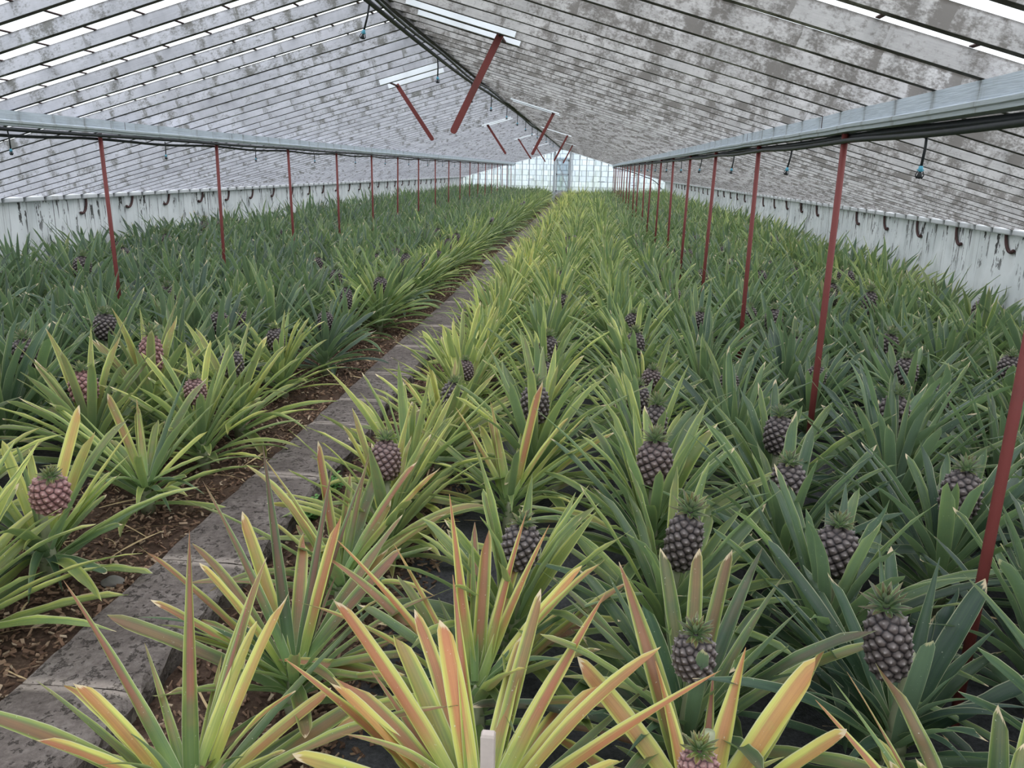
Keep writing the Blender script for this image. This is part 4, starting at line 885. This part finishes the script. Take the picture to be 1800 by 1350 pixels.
# order along each row, for the labels
vis = []
for p in plants:
    t = to_px((p[0], p[1], .35)); inside = t is not None and -170 < t[0] < 1970 and t[1] < 1700
    p.append(t[2] if t else 99); p.append(inside)
def in_row(p):
    best = min(ROWS_R + ROWS_L, key=lambda r: abs(r - p[0])); return best
order = {}
allp = [(p[0], p[1]) for p in plants if p[7]] + HERO
for r in ROWS_R + ROWS_L:
    ys_ = sorted(y for x, y in allp if min(ROWS_R + ROWS_L, key=lambda k: abs(k - x)) == r)
    order[r] = ys_
cand = sorted([p for p in plants if p[7]], key=lambda p: p[6])
NIND = 300 - len(HERO)
def word(s, r, x, y):
    if s > .68: return 'yellow'
    if s > .5: return 'yellow-green'
    if s > .3: return 'green'
    return 'dark green'
WORDS = ORD + ['twenty-sixth', 'twenty-seventh', 'twenty-eighth', 'twenty-ninth', 'thirtieth', 'thirty-first', 'thirty-second', 'thirty-third', 'thirty-fourth', 'thirty-fifth']
def press_to_wall(e):
    """leaves that would reach through a low side wall lie against it instead"""
    M = Matrix.LocRotScale(e.location, e.rotation_euler, e.scale); Mi = M.inverted()
    for o in e.children:
        if not o.name.startswith('leaves'): continue
        me = o.data.copy(); n_ = len(me.vertices); co = np.empty(n_ * 3); me.vertices.foreach_get('co', co); co = co.reshape(-1, 3)
        A_ = np.array(M); W_ = co @ A_[:3, :3].T + A_[:3, 3]
        for lim, sg_ in ((XR - .02, 1), (XL + .02, -1)):
            d_ = (W_[:, 0] - lim) * sg_; k_ = d_ > 0
            W_[k_, 0] = lim - sg_ * .01 * (d_[k_] % .1) / .1; W_[k_, 2] += d_[k_] * .35
        B_ = np.array(Mi); co = W_ @ B_[:3, :3].T + B_[:3, 3]
        me.vertices.foreach_set('co', co.ravel()); me.update(); o.data = me
for i, p in enumerate(cand[:NIND]):
    x, y, f, pk, s, r, zc, ins = p
    row = in_row(p); k = order[row].index(y); ri = (ROWS_R if row in ROWS_R else ROWS_L).index(row); sd = 'right' if row in ROWS_R else 'left'
    fw = ('with pinkish fruit' if pk > .7 else 'with dark fruit') if f is not None else 'without fruit'
    lab = '%s pineapple plant %s, %s from front in %s row %s of kerb' % (word(s, r, x, y), fw, WORDS[min(k, 34)], ORD[ri], sd)
    small = 1.08 + (.14 if (x < -4.6 or x > 2.9) else 0)
    if -1.5 < x < -.5 or -2.3 < x < -1.5: small = 1.0
    e = plant(x, y, q.uniform(0, 6.28), lab, s, r, f, pk, (LF if f is not None else LN)[int(q.integers(0, 9))], float(q.uniform(.88, 1.04)) * small,
          (q.normal(0, .06), q.normal(0, .06)), group='pineapple plants in the beds', fz=float(q.uniform(.36, .42)))
    if x > XR - .9 or x < XL + .9: press_to_wall(e)
far = cand[NIND:] + [p for p in plants if not p[7] and p[6] > .5]
# everything further off: one mass of foliage with its fruits
LOW = [rosette(300 + i, i % 2 == 0, 34, 5, 2, 1.05) for i in range(8)]
LOWA = [(np.vstack(g.v), np.vstack(g.f), np.vstack(g.uv), np.vstack(g.t)) for g in LOW]
HIA = [(np.vstack(g.v), np.vstack(g.f), np.vstack(g.uv), np.vstack(g.t)) for g in [rosette(320 + i, i % 2 == 0, 40, 10, 4, 1.0) for i in range(4)]]
def low_fruit():
    P = []; F = []; nu, nv = 9, 8
    for i in range(nv):
        t = i / (nv - 1); r = .062 * max(.05, (1 - abs(2 * t - .92) ** 2.7 / 1.28)) ** .55
        for j in range(nu):
            a = 2 * math.pi * (j + .5 * (i % 2)) / nu; rr = r * (1.07 if (i + j) % 2 else .97); P.append([rr * math.cos(a), rr * math.sin(a), .175 * t])
    for i in range(nv - 1):
        for j in range(nu): F.append([i * nu + j, i * nu + (j + 1) % nu, (i + 1) * nu + (j + 1) % nu, (i + 1) * nu + j])
    T = np.array([[.75 if (k % 3) else .1, .55 if (k % 2) else .1, 0, 1] for k in range(len(P))])
    return np.array(P), np.array(F), T
lfp, lff, lft = low_fruit()
g = Geo()
for p in far:
    x, y, f, pk, s, r = p[:6]; a = q.uniform(0, 6.28); sc = q.uniform(.90, 1.08) * (1.0 if -2.3 < p[0] < -.5 else 1.10 + (.10 if (p[0] < -4.6 or p[0] > 2.9) else 0)); V, F, UV, T = (HIA if p[6] < 6 else LOWA)[int(q.integers(0, 4 if p[6] >= 6 else 2)) * 2 + (0 if f is not None else 1)]
    R = np.array([[math.cos(a), -math.sin(a), 0], [math.sin(a), math.cos(a), 0], [0, 0, 1]]) * sc
    Tt = T.copy(); Tt[:, 0] += s - .5; Tt[:, 1] = np.clip(Tt[:, 1] + r - .5, 0, 1)
    off = np.array([x, y, .06 if x < -1.5 else 0])
    W_ = V @ R.T + off; W_[:, 0] = np.clip(W_[:, 0], XL + .02, XR - .02); W_[:, 1] = np.minimum(W_[:, 1], YE - .03)
    g.add(W_, F, UV, Tt, 0)
    if f is not None:
        g.add(lfp * 1.0 + off + np.array([0, 0, .40]), lff, None, lft, 1)
fo = g.obj('pineapple_plants', [M_LEAF, M_FRUIT], smooth=True, kind='stuff', label='dense rows of pineapple plants filling the far part of both beds', category='plants')
fo.color = (.5, .5, 0, 1)

# ------------------------------------------------------------------ stake, tie, litter, weeds
g = Geo(); sb = unproj(858, 1290, .50)
st = link('wooden_stake', None, None, (sb.x, sb.y, 0), label='weathered square wooden stake supporting the front orange plant', category='stake'); st.empty_display_size = .05
P = []; prof = [(-.5, -.5), (.5, -.5), (.5, .5), (-.5, .5)]
for z_, w_ in ((0, .029), (.2, .030), (.4, .029), (.497, .029), (.503, .024)):
    for a, b in prof: P.append([a * w_ + RNG.uniform(-.001, .001), b * w_ * .7, z_])
Fq = [[i * 4 + j, i * 4 + (j + 1) % 4, (i + 1) * 4 + (j + 1) % 4, (i + 1) * 4 + j] for i in range(4) for j in range(4)] + [[16, 17, 18, 19], [3, 2, 1, 0]]
g.add(P, Fq); g.obj('stake_post', M_STAKE, st)
g = Geo()
pa = [unproj(*c) for c in ((778, 1300, .46), (800, 1296, .46), (835, 1301, .465), (862, 1306, .47), (905, 1307, .465), (960, 1308, .46), (995, 1306, .46))]
Q = np.array([list(p - Vector((sb.x, sb.y, 0))) for p in pa]); Q[3, 1] -= .012
t = np.linspace(0, 6, 30); Q = np.stack([np.interp(t, range(7), Q[:, k]) for k in range(3)], 1); Q[:, 2] += .0015 * np.sin(np.arange(30) * 1.7)
g.tube(Q, .0032, 6); kn = Q[2]; 
for k in range(3): g.tube([Q[0] + [0, 0, .004 * k], Q[1] + [.0, -.006, .010 - .006 * k], Q[2] + [.002, -.006, .004 * k - .004], Q[4]], .0028, 6)
g.obj('raffia_tie', M_STRAW, None, label='dry raffia strip tied round the stake and the front plant', category='tie')

g = Geo(); qq = np.random.default_rng(21)
def chips(x0, x1, y0, y1, n, z0):
    for _ in range(n):
        x = qq.uniform(x0, x1); y = y0 + (y1 - y0) * qq.random() ** 1.6; a = qq.uniform(0, 6.28); l = qq.uniform(.005, .019); w = qq.uniform(.0025, .007); h = qq.uniform(.001, .003)
        tlt = qq.normal(0, .35); tl2 = qq.normal(0, .3); ca, sa = math.cos(a), math.sin(a)
        B = np.array([[i * l, j * w * (1 - .5 * (i > 0) * qq.random()), k * h] for i in (-1, 1) for j in (-1, 1) for k in (-1, 1)])
        B[:, 2] += B[:, 0] * tlt + B[:, 1] * tl2; B[:, :2] = B[:, :2] @ np.array([[ca, sa], [-sa, ca]])
        B += [x, y, z0 + .008 + qq.uniform(0, .008)]
        T = np.full((8, 4), qq.random() ** 1.3)
        g.add(B, [[0, 1, 3, 2], [4, 6, 7, 5], [0, 4, 5, 1], [2, 3, 7, 6], [0, 2, 6, 4], [1, 5, 7, 3]], None, T)
chips(-2.45, -1.68, 1.2, 16, 13000, .06); chips(-1.28, -.55, 1.0, 9, 7500, 0)
g.obj('wood_chip_mulch', M_CHIP, kind='stuff', label='brown wood chip mulch along both sides of the kerb', category='mulch')
# dry straw-like leaves lying about
g = Geo()
for _ in range(150):
    if qq.random() < .55: x, y, z0 = qq.uniform(-2.4, -1.72), 1.4 + 7 * qq.random() ** 1.6, .075
    else: x, y, z0 = qq.uniform(-1.2, 1.6), 1.3 + 4 * qq.random(), .015
    gleaf(g, (x, y, z0 + .004), qq.uniform(0, 6.28), .12, .3, qq.uniform(.12, .35), qq.uniform(.004, .012), (0, 0, 0, qq.random()), 8, 2, 0, qq.uniform(-1.5, 1.5), .1, .001, qq.uniform(-.8, .8))
g.obj('fallen_dry_leaves', M_STRAW, kind='stuff', label='narrow straw-coloured dead leaves lying on the mulch', category='dead leaves')
# weeds at the kerb foot
mt_w, nt = new_mat('weed_green'); princ(nt, ramp(nt, noise(nt, objcoord(nt), 30, 3), [(.3, (.05, .14, .03)), (.7, (.12, .26, .06))]), .6)
for wi, ((px, py), n_, lab) in enumerate([((565, 845), 60, 'small bright green weed clump at the kerb edge, the further of two'), ((540, 892), 70, 'small bright green weed clump at the kerb foot, the nearer of two')]):
    g = Geo(); b = unproj(px, py, .06)
    for _ in range(n_):
        a = qq.uniform(0, 6.28); r_ = .055 * math.sqrt(qq.random()); c0 = np.array([r_ * math.cos(a), r_ * math.sin(a) * 1.3, 0]); h = qq.uniform(.03, .085)
        tp = c0 * 1.35 + [0, 0, h]; g.tube([c0, (c0 + tp) / 2, tp], .0012, 4)
        for k in range(3): gleaf(g, tp - [0, 0, .012 * k], a + k * 2.1, .5, .8, .022, .014, (0, 0, 0, 0), 5, 2, 0, 0, .15, 0)
    g.obj('weed', mt_w, None, loc=(max(b.x, -1.27), b.y, 0.0), smooth=True, label=lab, category='weed')
